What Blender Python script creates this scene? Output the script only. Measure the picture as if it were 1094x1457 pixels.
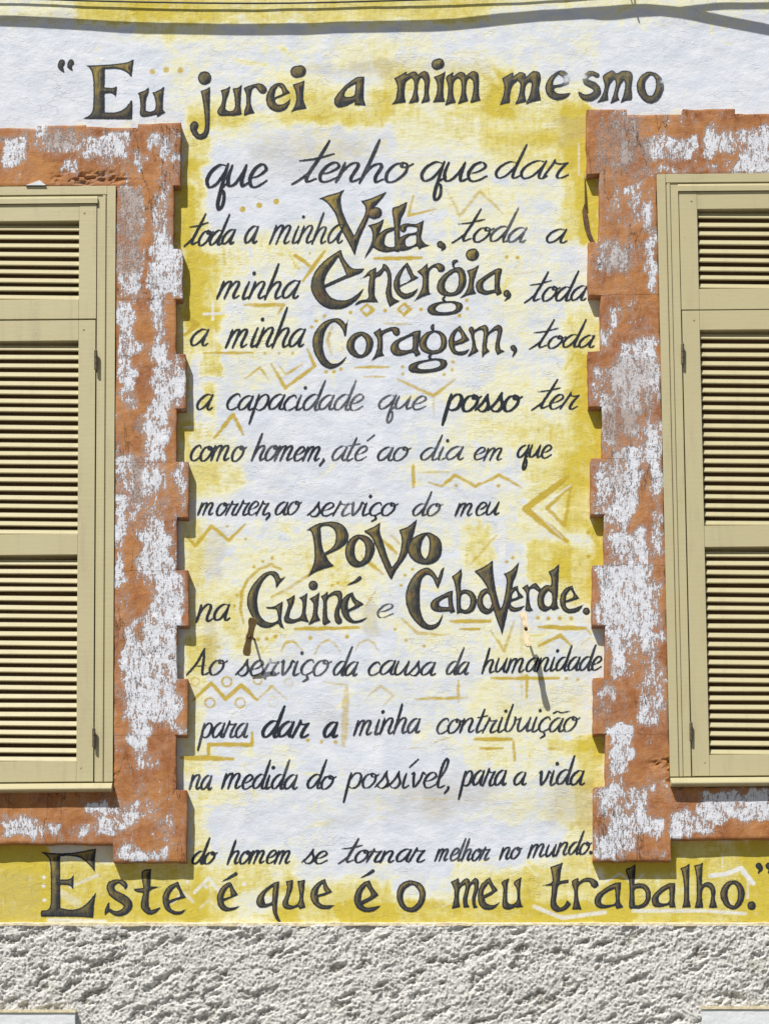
import bpy, bmesh, math, random
import numpy as np
from mathutils import Vector

# ------------------------------------------------------------------ reset
for o in list(bpy.data.objects):
    bpy.data.objects.remove(o, do_unlink=True)
scene = bpy.context.scene
COL = scene.collection
U = 0.002                 # metres of wall per photograph pixel
CX, CY = 547.0, 1810.0    # the eye stands in front of this spot of the wall
D = 3100.0                # eye to wall, in the same unit (6.2 m)
EYE = 1.6

# ------------------------------------------------------------------ camera, light, exposure
cam_d = bpy.data.cameras.new("camera")
cam = bpy.data.objects.new("camera", cam_d)
COL.objects.link(cam)
cam.location = (0.0, -D * U, EYE)
cam.rotation_euler = (math.radians(90), 0, 0)
cam_d.sensor_fit = 'VERTICAL'
cam_d.sensor_height = 36.0
cam_d.lens = 36.0 * D / 1457.0
cam_d.shift_y = (CY - 728.5) / 1457.0
cam_d.clip_start = 0.1
cam_d.clip_end = 2000
scene.camera = cam
scene.render.resolution_x = 768
scene.render.resolution_y = 1024

SUN_TO = Vector((-10.0, -16.0, 25.0)).normalized()
sun_el = math.asin(SUN_TO.z)
world = bpy.data.worlds.new("World")
scene.world = world
world.use_nodes = True
wn = world.node_tree
wn.nodes.clear()
sky = wn.nodes.new('ShaderNodeTexSky')
sky.sky_type = 'NISHITA'
sky.sun_disc = False
sky.sun_elevation = sun_el
sky.sun_rotation = math.atan2(SUN_TO.x, SUN_TO.y)
bg = wn.nodes.new('ShaderNodeBackground')
bg.inputs['Strength'].default_value = 0.05
wo = wn.nodes.new('ShaderNodeOutputWorld')
wn.links.new(sky.outputs[0], bg.inputs[0])
wn.links.new(bg.outputs[0], wo.inputs[0])
sd = bpy.data.lights.new("sun", 'SUN')
sd.energy = 5.0
sd.angle = math.radians(0.5)
sd.color = (1.0, 0.965, 0.90)
so = bpy.data.objects.new("sun", sd)
so.rotation_euler = (-SUN_TO).to_track_quat('-Z', 'Y').to_euler()
so.location = (-4, -6, 12)
COL.objects.link(so)
scene.view_settings.view_transform = 'Standard'
scene.view_settings.look = 'None'
scene.view_settings.gamma = 1
scene.view_settings.use_curve_mapping = False
scene.view_settings.exposure = 0.15

# ------------------------------------------------------------------ numpy helpers
rng = np.random.RandomState(7)

def vnoise(x, y, seed=0):
    """smooth value noise, arrays in lattice units"""
    r = np.random.RandomState(seed)
    T = r.rand(256, 256)
    xi = np.floor(x).astype(int); yi = np.floor(y).astype(int)
    fx = x - xi; fy = y - yi
    fx = fx * fx * (3 - 2 * fx); fy = fy * fy * (3 - 2 * fy)
    a = T[yi % 256, xi % 256]; b = T[yi % 256, (xi + 1) % 256]
    c = T[(yi + 1) % 256, xi % 256]; d = T[(yi + 1) % 256, (xi + 1) % 256]
    return (a * (1 - fx) + b * fx) * (1 - fy) + (c * (1 - fx) + d * fx) * fy

def fbm(x, y, octv=4, seed=0, gain=0.5):
    s = 0; amp = 1; tot = 0
    for k in range(octv):
        s = s + amp * vnoise(x * 2 ** k + 17.3 * k, y * 2 ** k + 9.1 * k, seed + k)
        tot += amp; amp *= gain
    return s / tot

def sstep(a, b, v):
    t = np.clip((v - a) / (b - a), 0, 1)
    return t * t * (3 - 2 * t)

def relief(x, y):
    """low unevenness of the plaster, in px of depth, wall px coordinates"""
    x = np.asarray(x, float) + 3000; y = np.asarray(y, float) + 3000
    return (fbm(x / 140, y / 140, 3, 31) - 0.5) * 2.2 + (fbm(x / 34, y / 26, 2, 41) - 0.5) * 0.55

def W(px, py, d=0.0):
    """photo-measured px position of something d px proud of the wall -> metres"""
    f = (D - d) / D
    return ((px - CX) * f * U, -d * U, EYE + (CY - py) * f * U)

# ------------------------------------------------------------------ object helpers
def link(o, parent=None):
    COL.objects.link(o)
    if parent is not None:
        o.parent = parent
    return o

def tag(o, label=None, cat=None, group=None, kind=None):
    if label: o['label'] = label
    if cat: o['category'] = cat
    if group: o['group'] = group
    if kind: o['kind'] = kind
    return o

def empty(name, loc, parent=None):
    o = bpy.data.objects.new(name, None)
    o.location = loc
    o.empty_display_size = 0.1
    return link(o, parent)

def mesh_obj(name, verts, faces, mat, parent=None, smooth=False, attrs=None):
    me = bpy.data.meshes.new(name)
    if isinstance(verts, np.ndarray):
        n = len(verts); f = np.asarray(faces, dtype=np.int32)
        me.vertices.add(n)
        me.vertices.foreach_set('co', verts.astype(np.float32).ravel())
        me.loops.add(f.size)
        me.loops.foreach_set('vertex_index', f.ravel())
        me.polygons.add(len(f))
        me.polygons.foreach_set('loop_start', np.arange(0, f.size, f.shape[1], dtype=np.int32))
        me.polygons.foreach_set('loop_total', np.full(len(f), f.shape[1], dtype=np.int32))
        me.update(calc_edges=True)
        me.validate()
    else:
        me.from_pydata(verts, [], faces)
        me.update()
    if attrs:
        for k, v in attrs.items():
            a = me.attributes.new(k, 'FLOAT', 'POINT')
            a.data.foreach_set('value', np.asarray(v, dtype=np.float32).ravel())
    if mat: me.materials.append(mat)
    if smooth:
        me.polygons.foreach_set('use_smooth', [True] * len(me.polygons))
    o = bpy.data.objects.new(name, me)
    return link(o, parent)

def bm_obj(name, bm, mat, parent=None, smooth=False, bevel=0.0, seg=2):
    if bevel > 0:
        es = [e for e in bm.edges if len(e.link_faces) == 2 and e.calc_face_angle(0) > 0.5]
        bmesh.ops.bevel(bm, geom=es, offset=bevel, segments=seg, affect='EDGES', profile=0.6)
    bmesh.ops.recalc_face_normals(bm, faces=bm.faces)
    me = bpy.data.meshes.new(name)
    bm.to_mesh(me); bm.free()
    if mat: me.materials.append(mat)
    if smooth:
        for p in me.polygons: p.use_smooth = True
    o = bpy.data.objects.new(name, me)
    return link(o, parent)

def hexa(bm, c8):
    v = [bm.verts.new(c) for c in c8]
    for f in ((0,1,2,3),(7,6,5,4),(0,4,5,1),(1,5,6,2),(2,6,7,3),(3,7,4,0)):
        bm.faces.new([v[i] for i in f])
    return v

def pbox(bm, x0, y0, x1, y1, d0, d1, sh=None):
    """box drawn in photo px; d0 back depth, d1 front depth; sh(x,y)->(x,y) skew"""
    sh = sh or (lambda x, y: (x, y))
    P = []
    for d in (d0, d1):
        for (x, y) in ((x0, y0), (x1, y0), (x1, y1), (x0, y1)):
            a, b = sh(x, y)
            w = W(a, b, d1)
            P.append((w[0], -d * U, w[2]))
    return hexa(bm, P)

def tube_bm(bm, pts, rad, seg=8):
    rings = []
    n = len(pts)
    for i, p in enumerate(pts):
        p = Vector(p)
        t = (Vector(pts[min(i + 1, n - 1)]) - Vector(pts[max(i - 1, 0)])).normalized()
        a = t.orthogonal().normalized() if i == 0 else (pa - t * pa.dot(t)).normalized()
        pa = a
        b = t.cross(a)
        r = rad[i] if isinstance(rad, (list, tuple)) else rad
        rings.append([bm.verts.new(p + (a * math.cos(2*math.pi*k/seg) + b * math.sin(2*math.pi*k/seg)) * r) for k in range(seg)])
    for i in range(n - 1):
        for k in range(seg):
            bm.faces.new((rings[i][k], rings[i][(k+1) % seg], rings[i+1][(k+1) % seg], rings[i+1][k]))
    bm.faces.new(rings[0][::-1]); bm.faces.new(rings[-1])

def catmull(pts, step=6):
    P = [np.array(p, float) for p in pts]
    if len(P) < 3: return P
    out = []
    Q = [2 * P[0] - P[1]] + P + [2 * P[-1] - P[-2]]
    for i in range(1, len(Q) - 2):
        for k in range(step):
            t = k / step
            out.append(0.5 * ((2*Q[i]) + (-Q[i-1]+Q[i+1])*t + (2*Q[i-1]-5*Q[i]+4*Q[i+1]-Q[i+2])*t*t + (-Q[i-1]+3*Q[i]-3*Q[i+1]+Q[i+2])*t**3))
    out.append(P[-1])
    return out

# ------------------------------------------------------------------ material helpers
class NT:
    def __init__(s, name):
        s.m = bpy.data.materials.new(name)
        s.m.use_nodes = True
        s.t = s.m.node_tree
        s.t.nodes.clear()
        s.out = s.t.nodes.new('ShaderNodeOutputMaterial')
        s.b = s.t.nodes.new('ShaderNodeBsdfPrincipled')
        s.t.links.new(s.b.outputs[0], s.out.inputs[0])
        s.geo = s.t.nodes.new('ShaderNodeNewGeometry')
    def n(s, typ, **k):
        nd = s.t.nodes.new(typ)
        for a, v in k.items(): setattr(nd, a, v)
        return nd
    def put(s, sock, v):
        if isinstance(v, bpy.types.NodeSocket): s.t.links.new(v, sock)
        elif isinstance(v, (tuple, list)):
            sock.default_value = (tuple(v) + (1.0,)) if (len(v) == 3 and sock.type == 'RGBA') else v
        else: sock.default_value = v
    def math(s, op, a, b=0.0, c=None, clamp=False):
        nd = s.n('ShaderNodeMath', operation=op, use_clamp=clamp)
        s.put(nd.inputs[0], a); s.put(nd.inputs[1], b)
        if c is not None: s.put(nd.inputs[2], c)
        return nd.outputs[0]
    def mix(s, f, a, b, mode='MIX'):
        nd = s.n('ShaderNodeMix', data_type='RGBA', blend_type=mode)
        s.put(nd.inputs[0], f); s.put(nd.inputs[6], a); s.put(nd.inputs[7], b)
        return nd.outputs[2]
    def ss(s, v, a, b):
        nd = s.n('ShaderNodeMapRange', interpolation_type='SMOOTHSTEP')
        s.put(nd.inputs[0], v); s.put(nd.inputs[1], a); s.put(nd.inputs[2], b)
        return nd.outputs[0]
    def mapv(s, scale=(1,1,1), rot=(0,0,0), loc=(0,0,0), src=None):
        nd = s.n('ShaderNodeMapping')
        s.put(nd.inputs[0], src or s.geo.outputs['Position'])
        nd.inputs['Scale'].default_value = scale
        nd.inputs['Rotation'].default_value = rot
        nd.inputs['Location'].default_value = loc
        return nd.outputs[0]
    def noise(s, scale, detail=4, rough=0.55, vec=None, dist=0.0):
        nd = s.n('ShaderNodeTexNoise')
        s.put(nd.inputs['Vector'], vec or s.geo.outputs['Position'])
        nd.inputs['Scale'].default_value = scale
        nd.inputs['Detail'].default_value = detail
        nd.inputs['Roughness'].default_value = rough
        nd.inputs['Distortion'].default_value = dist
        return nd.outputs[0]
    def attr(s, name):
        nd = s.n('ShaderNodeAttribute', attribute_name=name)
        return nd.outputs['Fac']
    def bump(s, h, dist=0.002, strength=1.0, normal=None):
        nd = s.n('ShaderNodeBump')
        nd.inputs['Distance'].default_value = dist
        nd.inputs['Strength'].default_value = strength
        s.put(nd.inputs['Height'], h)
        if normal is not None: s.put(nd.inputs['Normal'], normal)
        return nd.outputs[0]

def plaster_height(nt):
    """trowelled plaster: brushed strokes, lumps and pits, shared by wall and lettering"""
    a = nt.noise(22, 5, 0.6, nt.mapv((1, 1, 1.5)))
    b = nt.noise(80, 5, 0.7, nt.mapv((0.75, 1, 1.15), (0, 0.4, 0)))
    c = nt.noise(300, 3, 0.6)
    v = nt.n('ShaderNodeTexVoronoi', feature='F1')
    nt.put(v.inputs['Vector'], nt.geo.outputs['Position']); v.inputs['Scale'].default_value = 26
    pit = nt.ss(v.outputs['Distance'], 0.16, 0.05)
    r = nt.ss(nt.noise(6, 2), 0.50, 0.68)
    h = nt.math('MULTIPLY', a, 1.1)
    patch = nt.ss(nt.noise(7, 3, vec=nt.mapv(loc=(11, 0, 3))), 0.38, 0.62)
    h = nt.math('ADD', h, nt.math('MULTIPLY', nt.math('MULTIPLY', b, nt.math('MULTIPLY_ADD', patch, 0.8, 0.25)), 0.5))
    h = nt.math('ADD', h, nt.math('MULTIPLY', c, 0.26))
    h = nt.math('ADD', h, nt.math('MULTIPLY', nt.math('MULTIPLY', pit, r), 0.25))
    # hairline trowel ridges
    e = nt.noise(13, 4, 0.55, nt.mapv((0.7, 1, 2.2), (0, 0.25, 0), (3, 1, 8)))
    ridge = nt.ss(nt.math('ABSOLUTE', nt.math('SUBTRACT', e, 0.5)), 0.010, 0.0)
    ridge = nt.math('MULTIPLY', ridge, nt.ss(nt.noise(9, 2, vec=nt.mapv(loc=(5, 0, 2))), 0.5, 0.62))
    h = nt.math('ADD', h, nt.math('MULTIPLY', ridge, 0.30))
    return h

# ------------------------------------------------------------------ painted fields of the wall (1 px raster of the photo area)
RX0, RY0, RW, RH = -30, -20, 1154, 1346
YY, XX = np.mgrid[RY0:RY0 + RH, RX0:RX0 + RW].astype(float)
wx = (fbm(XX / 16 + 200, YY / 16 + 200, 4, 61) - 0.5) * 20
wy = (fbm(XX / 16 + 400, YY / 16 + 300, 4, 71) - 0.5) * 20

def soft_rects(lst, mode='add', warp=1.0):
    F = np.zeros((RH, RW))
    for (x0, y0, x1, y1, s, v) in lst:
        m = int(s * 2 + 16)
        i0, i1 = max(0, int(y0 - RY0 - m)), min(RH, int(y1 - RY0 + m))
        j0, j1 = max(0, int(x0 - RX0 - m)), min(RW, int(x1 - RX0 + m))
        if i1 <= i0 or j1 <= j0: continue
        X = XX[i0:i1, j0:j1] + wx[i0:i1, j0:j1] * warp; Y = YY[i0:i1, j0:j1] + wy[i0:i1, j0:j1] * warp
        f = sstep(-s, s, X - x0) * sstep(-s, s, x1 - X) * sstep(-s, s, Y - y0) * sstep(-s, s, y1 - Y) * v
        if mode == 'add': F[i0:i1, j0:j1] += f
        else: F[i0:i1, j0:j1] = np.maximum(F[i0:i1, j0:j1], f)
    return F

def seg_field(F, pts, w, v, soft=1.6, close=False):
    """brush stroke of width w px and strength v, max-combined"""
    if close: pts = list(pts) + [pts[0]]
    for (ax, ay), (bx, by) in zip(pts[:-1], pts[1:]):
        m = w + 6
        i0, i1 = max(0, int(min(ay, by) - RY0 - m)), min(RH, int(max(ay, by) - RY0 + m))
        j0, j1 = max(0, int(min(ax, bx) - RX0 - m)), min(RW, int(max(ax, bx) - RX0 + m))
        if i1 <= i0 or j1 <= j0: continue
        X = XX[i0:i1, j0:j1]; Y = YY[i0:i1, j0:j1]
        L2 = (bx - ax) ** 2 + (by - ay) ** 2 + 1e-9
        t = np.clip(((X - ax) * (bx - ax) + (Y - ay) * (by - ay)) / L2, 0, 1)
        d = np.hypot(X - ax - t * (bx - ax), Y - ay - t * (by - ay))
        f = sstep(w / 2 + soft, w / 2 - soft, d) * v
        F[i0:i1, j0:j1] = np.maximum(F[i0:i1, j0:j1], f)

def dots(F, lst, r, v):
    lst = [(x + rng.uniform(-.5, .5), y + rng.uniform(-.5, .5)) for x, y in lst]; r = r * rng.uniform(.92, 1.12)
    for (x, y) in lst: seg_field(F, [(x, y), (x + 0.1, y)], 2 * r, v, 1.4)

def ring(F, x, y, r, w, v):
    seg_field(F, [(x + r * math.cos(a * .52), y + r * math.sin(a * .52)) for a in range(13)], w, v, 1.4)

YEL_ = [ # x0,y0,x1,y1,soft,value
 (-30,-30,200,30,10,.22),(110,-30,700,34,9,.50),(190,-10,250,55,10,.35),(255,-20,300,60,9,.25),(700,-30,1130,12,6,.25),
 (470,60,560,100,12,.28),(540,95,720,160,16,.42),(700,100,735,170,9,.35),(690,120,840,165,10,.30),
 (400,130,560,175,14,.42),(365,100,460,150,14,.25),(265,135,350,190,12,.30),(270,160,560,178,8,.30),
 (560,160,835,205,14,.42),(690,190,850,235,14,.38),(735,220,800,250,12,.25),(800,150,838,350,9,.55),(822,155,852,350,5,.55),
 (836,250,862,345,4,.35),(240,262,272,700,4,.42),(262,170,300,240,9,.45),(262,230,292,460,8,.58),(250,265,276,352,5,.35),(266,360,312,470,9,.42),
 (300,330,470,420,28,.16),(290,340,420,395,16,.18),(340,400,430,450,16,.22),(272,440,312,505,8,.45),(285,505,318,537,5,.48),(285,546,308,590,5,.50),
 (255,600,300,625,6,.35),(270,620,350,705,14,.32),(262,655,345,700,14,.22),(300,460,440,505,18,.22),(258,740,290,830,8,.42),
 (265,830,340,900,13,.34),(262,905,308,950,8,.55),(262,950,290,1110,8,.30),(268,1120,345,1150,8,.34),(272,1150,300,1225,8,.45),(360,1125,370,1145,3,.3),
 (560,200,700,340,26,.17),(700,250,800,450,26,.22),(590,300,720,420,26,.14),(560,560,700,680,30,.17),(640,540,830,640,28,.22),(720,600,830,700,22,.28),
 (806,440,856,600,9,.42),(820,500,862,660,7,.55),(842,575,862,652,4,.45),(800,640,860,760,12,.42),(846,655,868,810,5,.62),
 (745,660,840,770,16,.28),(660,745,712,810,7,.42),(752,770,812,828,6,.58),(706,700,750,770,12,.18),(790,780,862,860,14,.48),(838,800,866,900,6,.25),(700,905,775,935,10,.25),
 (560,880,720,960,22,.16),(340,780,540,910,26,.20),(400,740,640,830,26,.17),(440,640,560,720,22,.12),(330,890,420,940,14,.20),
 (470,960,600,1010,18,.15),(665,960,720,1100,14,.20),(600,980,850,1090,28,.17),(780,1050,862,1075,10,.30),(822,1050,862,1125,7,.50),(812,1110,850,1170,7,.35),
 (290,1055,420,1095,12,.18),(480,1050,520,1120,12,.14),(440,1140,500,1200,14,.16),(640,1150,700,1240,14,.15),(700,1140,860,1185,16,.16),(800,1165,850,1230,9,.30),
 (-30,1195,70,1320,8,.95),(60,1225,290,1318,12,.62),(280,1225,420,1318,14,.42),(140,1270,320,1318,9,.22),(385,1255,560,1318,10,.55),(480,1285,900,1320,5,.62),(560,1240,760,1290,16,.30),
 (740,1225,900,1318,12,.45),(860,1195,1130,1318,9,.62),(960,1222,1010,1243,6,.30),(1050,1190,1130,1320,8,.35),(840,1205,960,1240,8,.35),(690,1235,740,1290,9,.15)]
YEL = [t_[:5] + (t_[5] * (0.85 if t_[5] < .3 else 1.08),) for t_ in YEL_]
F_y = soft_rects(YEL, 'add')
F_y += 0.08 + (fbm(XX / 60 + 40, YY / 60 + 40, 4, 91) - 0.5) * 0.34 * (1 - np.clip(F_y, 0, 1) * 0.3)
# the washes were scrubbed on with a flat brush: overlapping short strokes with bristle marks
rb = np.random.RandomState(77)
for k_ in range(1500):
    bx = rb.uniform(-20, 1114); by = rb.uniform(-15, 1315)
    ang = rb.choice([0.0, 0.12, -0.1, 1.5, 1.65, 0.75, -0.7, 0.9]) + rb.normal(0, .12)
    ln = rb.uniform(16, 52); wd = rb.uniform(4, 11); st_ = rb.normal(0, .15)
    m_ = int(ln + wd + 3)
    i0, i1 = max(0, int(by - RY0 - m_)), min(RH, int(by - RY0 + m_)); j0, j1 = max(0, int(bx - RX0 - m_)), min(RW, int(bx - RX0 + m_))
    if i1 <= i0 or j1 <= j0: continue
    X_ = XX[i0:i1, j0:j1] - bx; Y_ = YY[i0:i1, j0:j1] - by
    u_ = X_ * math.cos(ang) + Y_ * math.sin(ang); v_ = -X_ * math.sin(ang) + Y_ * math.cos(ang) + 2 * np.sin(u_ / 25)
    br = vnoise(u_ / 14 + k_ * 3.3, v_ * 0.8 + 50, 5)
    F_y[i0:i1, j0:j1] += st_ * sstep(wd / 2 + .8, wd / 2 - .8, np.abs(v_)) * sstep(ln / 2, ln / 2 - 6, np.abs(u_)) * sstep(.15, .6, br)
# upper left white-out area and the bluish white panels behind the script
WHT = [(430,560,640,735,30,.16),(470,900,700,1060,34,.16),(300,1000,560,1120,30,.18),(340,380,440,440,16,.14),(500,165,680,215,14,.1),(560,300,800,420,34,.10),(300,700,440,745,16,.14),(-30,48,120,176,14,.55),(110,60,235,176,16,.30),(860,45,1130,155,16,.45),(300,230,560,310,12,.35),(296,210,420,330,12,.22),(560,300,640,340,9,.2),
 (420,440,700,640,30,.14),(330,570,560,720,28,.22),(280,1140,620,1200,22,.22),(470,1170,780,1225,20,.25),(300,940,470,1060,18,.2),(500,1060,640,1110,16,.2),(560,1080,700,1220,24,.2),
 (700,740,722,830,4,.55),(770,700,812,704,3,.3),(720,640,742,700,6,.25),(370,900,560,930,12,.2),(850,1235,870,1262,5,.3),(560,1225,640,1280,12,.4),(386,1235,405,1290,8,.4),(335,1270,410,1305,8,.35)]
F_w = soft_rects(WHT, 'add')
F_y = F_y - F_w * 0.9
DRT = [(0,20,120,34,8,.5),(500,85,700,105,8,.4),(430,90,560,110,8,.4),(345,205,520,250,16,.30),(360,180,560,225,16,.28),(560,170,700,200,12,.2),
 (270,620,420,700,20,.20),(790,165,830,205,8,.45),(380,240,470,260,9,.15),(285,745,320,830,9,.45),(290,860,312,960,6,.50),(560,1100,700,1140,16,.30),
 (500,1120,640,1170,18,.30),(420,1010,560,1060,16,.16),(450,985,480,1030,9,.2),(700,970,830,1010,12,.25),(780,1100,850,1180,12,.35),(600,1120,860,1165,18,.28),
 (300,1120,480,1200,22,.16),(760,905,850,950,12,.20),(518,860,540,905,6,.55),(460,1160,520,1180,9,.2),(-30,1240,60,1315,12,.35),(940,20,1110,40,10,.22),(560,960,680,990,12,.18)]
F_d = soft_rects(DRT, 'add')

F_o = np.zeros((RH, RW))      # ochre brush marks
def S(pts, w=4.5, v=.8):
    # hand-drawn mark: wobbling line, swelling and starving width
    q = []
    for (ax, ay), (bx, by) in zip(pts[:-1], pts[1:]):
        n_ = max(2, int(math.hypot(bx - ax, by - ay) / 7))
        for i_ in range(n_):
            t_ = i_ / n_
            j_ = .55 if i_ else .2
            q.append((ax + (bx - ax) * t_ + rng.uniform(-j_, j_), ay + (by - ay) * t_ + rng.uniform(-j_, j_)))
    q.append(pts[-1])
    for i_ in range(len(q) - 1):
        e_ = min(1.0, .62 + .16 * min(i_, len(q) - 2 - i_))
        seg_field(F_o, [q[i_], q[i_+1]], w * e_ * rng.uniform(.95, 1.25), v * rng.uniform(.92, 1.25), 1.9)
dots(F_o, [(217.7,101.4),(237,99),(256.5,99.6)], 4.5, .55)
dots(F_o, [(346,298),(369,292),(393,287)], 4.3, .85)
S([(420,363),(440,378)],6,.85); S([(462,357),(431,400)],5,.75); dots(F_o,[(441,361),(426,382)],2.2,.6)
S([(348,434),(404,434),(396,447)],5,.6)
for cx_, cy_ in ((522,441),(575,440)): S([(cx_-9,cy_),(cx_,cy_-8),(cx_+9,cy_),(cx_,cy_+8),(cx_-9,cy_)],4,.8)
dots(F_o,[(499,444),(547.5,442),(598.5,441),(664,427.5),(665,439),(654,449),(721,366),(736,367)],2.6,.75)
S([(533,368),(600,367)],5,.72)
S([(588,278),(581,307),(619,298)],4,.55); S([(635,269),(654,307),(683,272),(715,304)],5,.38)
S([(721,392),(762,386)],4,.3)
S([(263,450),(281,462),(263,477)],6,.85); S([(290,503),(360,502)],4,.6); dots(F_o,[(377,503),(397,502),(416,502)],2.4,.6)
S([(349,539),(370,523),(382,540)],4,.55); S([(386,518),(406,552),(448,521),(437,496)],5,.62); S([(396,519),(407,533),(431,518)],4,.5)
dots(F_o,[(462,450),(450,457),(443,465),(464,529),(475,528),(485,525)],3,.65)
S([(473,465),(466,484),(472,505)],6,.45); dots(F_o,[(487,486),(487,495)],2.3,.4)
S([(505,523),(553,522)],4.5,.62); S([(518,536),(547,536)],4,.5); S([(545,460),(585,462)],4,.42)
S([(305,623),(332,590),(346,618)],5,.7); S([(566,540),(617,563),(647,540)],4.5,.55); S([(617,563),(617,594)],5,.3)
dots(F_o,[(644,515),(643,526),(632,533),(573,532),(573,522)],2.4,.6)
S([(588,663),(588,694)],6,.6); S([(595,672),(639,672)],4,.4); S([(610,686),(628,692),(647,676),(676,692),(710,676),(742,694)],4.2,.6)
dots(F_o,[(649,691),(709,691)],3,.6)
S([(806,680),(747,724),(806,770)],8,.85); S([(812,692),(778,723),(803,748),(812,692)],5,.6); S([(747,724),(735,712)],4,.3)
dots(F_o,[(837,758),(837,792)],3,.6); S([(668,804),(706,762)],5,.35)
dots(F_o,[(587,810),(576,819),(571,833),(562,896),(578,911),(603,919)],2.8,.6)
S([(572,881),(593,900),(628,904),(640,902)],5,.42); S([(641,884),(697,884)],5,.85); S([(654,895),(682,895)],4,.7)
dots(F_o,[(765,879),(780,880),(796,880),(812,880)],3.4,.65); S([(766,892),(833,894)],5.5,.85); S([(833,894),(840,903)],4,.6)
dots(F_o,[(721,799),(729,793)],3,.6)
S([(545,769),(564,787)],6,.7); S([(557,762),(568,773)],5,.45); S([(514,791),(545,817)],5,.6); S([(493,801),(470,819)],4.5,.3)
S([(267,765),(278,777),(301,749),(326,769),(349,746)],4.2,.75); dots(F_o,[(324,749),(350,767)],2.3,.6)
S([(347,887),(342,867),(344,843),(352,826),(369,810),(386,803),(400,810)],4.5,.6)
dots(F_o,[(387,794),(374,799),(362,807),(338,847),(334,862)],2.6,.65)
S([(386,850),(410,838),(434,822),(448,806)],5,.42); S([(420,895),(511,893)],4.5,.75); dots(F_o,[(472,833),(481,830)],2.4,.6)
S([(520,862),(534,842)],3,.5); S([(518,846),(534,860)],3,.4)
dots(F_o,[(367,910),(380,909),(392,906),(442,907),(494,906)],3,.7)
S([(372,900),(395,898),(408,908)],4,.35)
S([(400,927),(406,915),(417,912),(431,926)],4,.55); S([(448,930),(456,915),(467,911),(476,915),(484,928)],3.6,.45); S([(505,927),(512,914),(524,910),(532,915),(539,927)],3.6,.4)
S([(276,996),(301,972),(321,995),(343,975),(366,996)],5,.82); S([(366,996),(387,976),(409,996)],4,.45)
for a_ in ((323,970,7,.65),(278,970,6,.45),(367,968,6,.55),(411,971,6,.35),(299,1000,7,.6),(342,1000,7,.55),(389,999,7,.3)): ring(F_o,a_[0],a_[1],a_[2],3.2,a_[3])
S([(258,1078),(332,1080)],6,.85); S([(297,1077),(297,1059),(359,1060),(359,1042)],5,.8)
dots(F_o,[(438,1053),(457,1055),(477,1056)],3.2,.6); S([(493,976),(489,1061)],10,.33); S([(460,970),(495,975)],4,.35)
S([(522,992),(542,976),(560,990),(545,1004)],5,.38)
S([(590,995),(666,993)],4.5,.55); S([(652,968),(652,1000)],5,.5); S([(699,965),(795,965)],4.2,.75); S([(749,960),(749,993)],5,.6)
dots(F_o,[(805,965),(822,967)],2.8,.6); S([(766,919),(797,904),(812,919)],4.5,.7); S([(826,917),(838,908)],4,.4)
S([(676,1052),(727,1052)],5.5,.8); S([(730,1055),(732,1082)],5,.7); S([(683,1065),(715,1065)],5,.7); S([(567,1065),(605,1064)],4,.3); S([(612,1062),(625,1052),(640,1050)],5,.3)
S([(698,897),(717,927),(731,884)],4,.5); S([(742,880),(742,990)],6,.25)
S([(585,1137),(650,1137)],3,.35); S([(780,1065),(800,1066)],8,.4)

F_b = np.zeros((RH, RW))      # white brush marks over the yellow
B = lambda pts, w=5, v=.9: seg_field(F_b, pts, w, v)
B([(290,447),(345,444)],4,.8); B([(303,430),(303,455)],5,.6); B([(305,470),(305,500)],5,.4); B([(258,505),(320,505)],3,.5)
B([(283,510),(283,540)],6,.5); B([(285,540),(320,538)],6,.5); B([(262,608),(300,606)],4,.6)
B([(714,745),(714,790)],10,.8); B([(735,738),(805,775)],5,.4); B([(812,690),(760,727),(800,765)],4,.5)
B([(845,235),(845,175)],4,.35); B([(823,205),(823,250)],4,.5)
B([(245,1285),(262,1270),(275,1283)],6,.5); B([(277,1270),(297,1249),(313,1270)],6,.6); B([(285,1292),(298,1280),(312,1294)],5,.4)
B([(850,1241),(862,1254),(882,1243),(900,1258),(915,1244)],5,.5); B([(1010,1246),(1031,1244),(1054,1235),(1071,1257)],6.5,.85)
B([(1027,1215),(1027,1234)],4,.5); B([(100,1262),(140,1245)],6,.5); B([(86,1270),(110,1285)],14,.4)
B([(612,1270),(630,1290),(640,1285)],3,.5); B([(760,1290),(800,1306),(860,1298)],7,.6); B([(900,1296),(1000,1296),(1060,1300)],6,.6); B([(70,1309),(150,1311)],6,.6)
dots(F_b,[(63,1248),(62,1260),(64,1281),(294,1262),(267,1255),(348,1258)],2.6,.8)
B([(1063,1278),(1064,1250),(1055,1243)],5,.5); B([(430,190),(520,192)],10,.12); B([(345,25),(350,48)],14,.4); B([(128,30),(130,60)],8,.35); B([(384,25),(384,48)],5,.3)
B([(524,140),(524,165)],9,.35); B([(519,60),(533,110)],7,.35); B([(517,118),(517,150)],9,.6); B([(605,150),(640,152)],14,.4)

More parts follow.
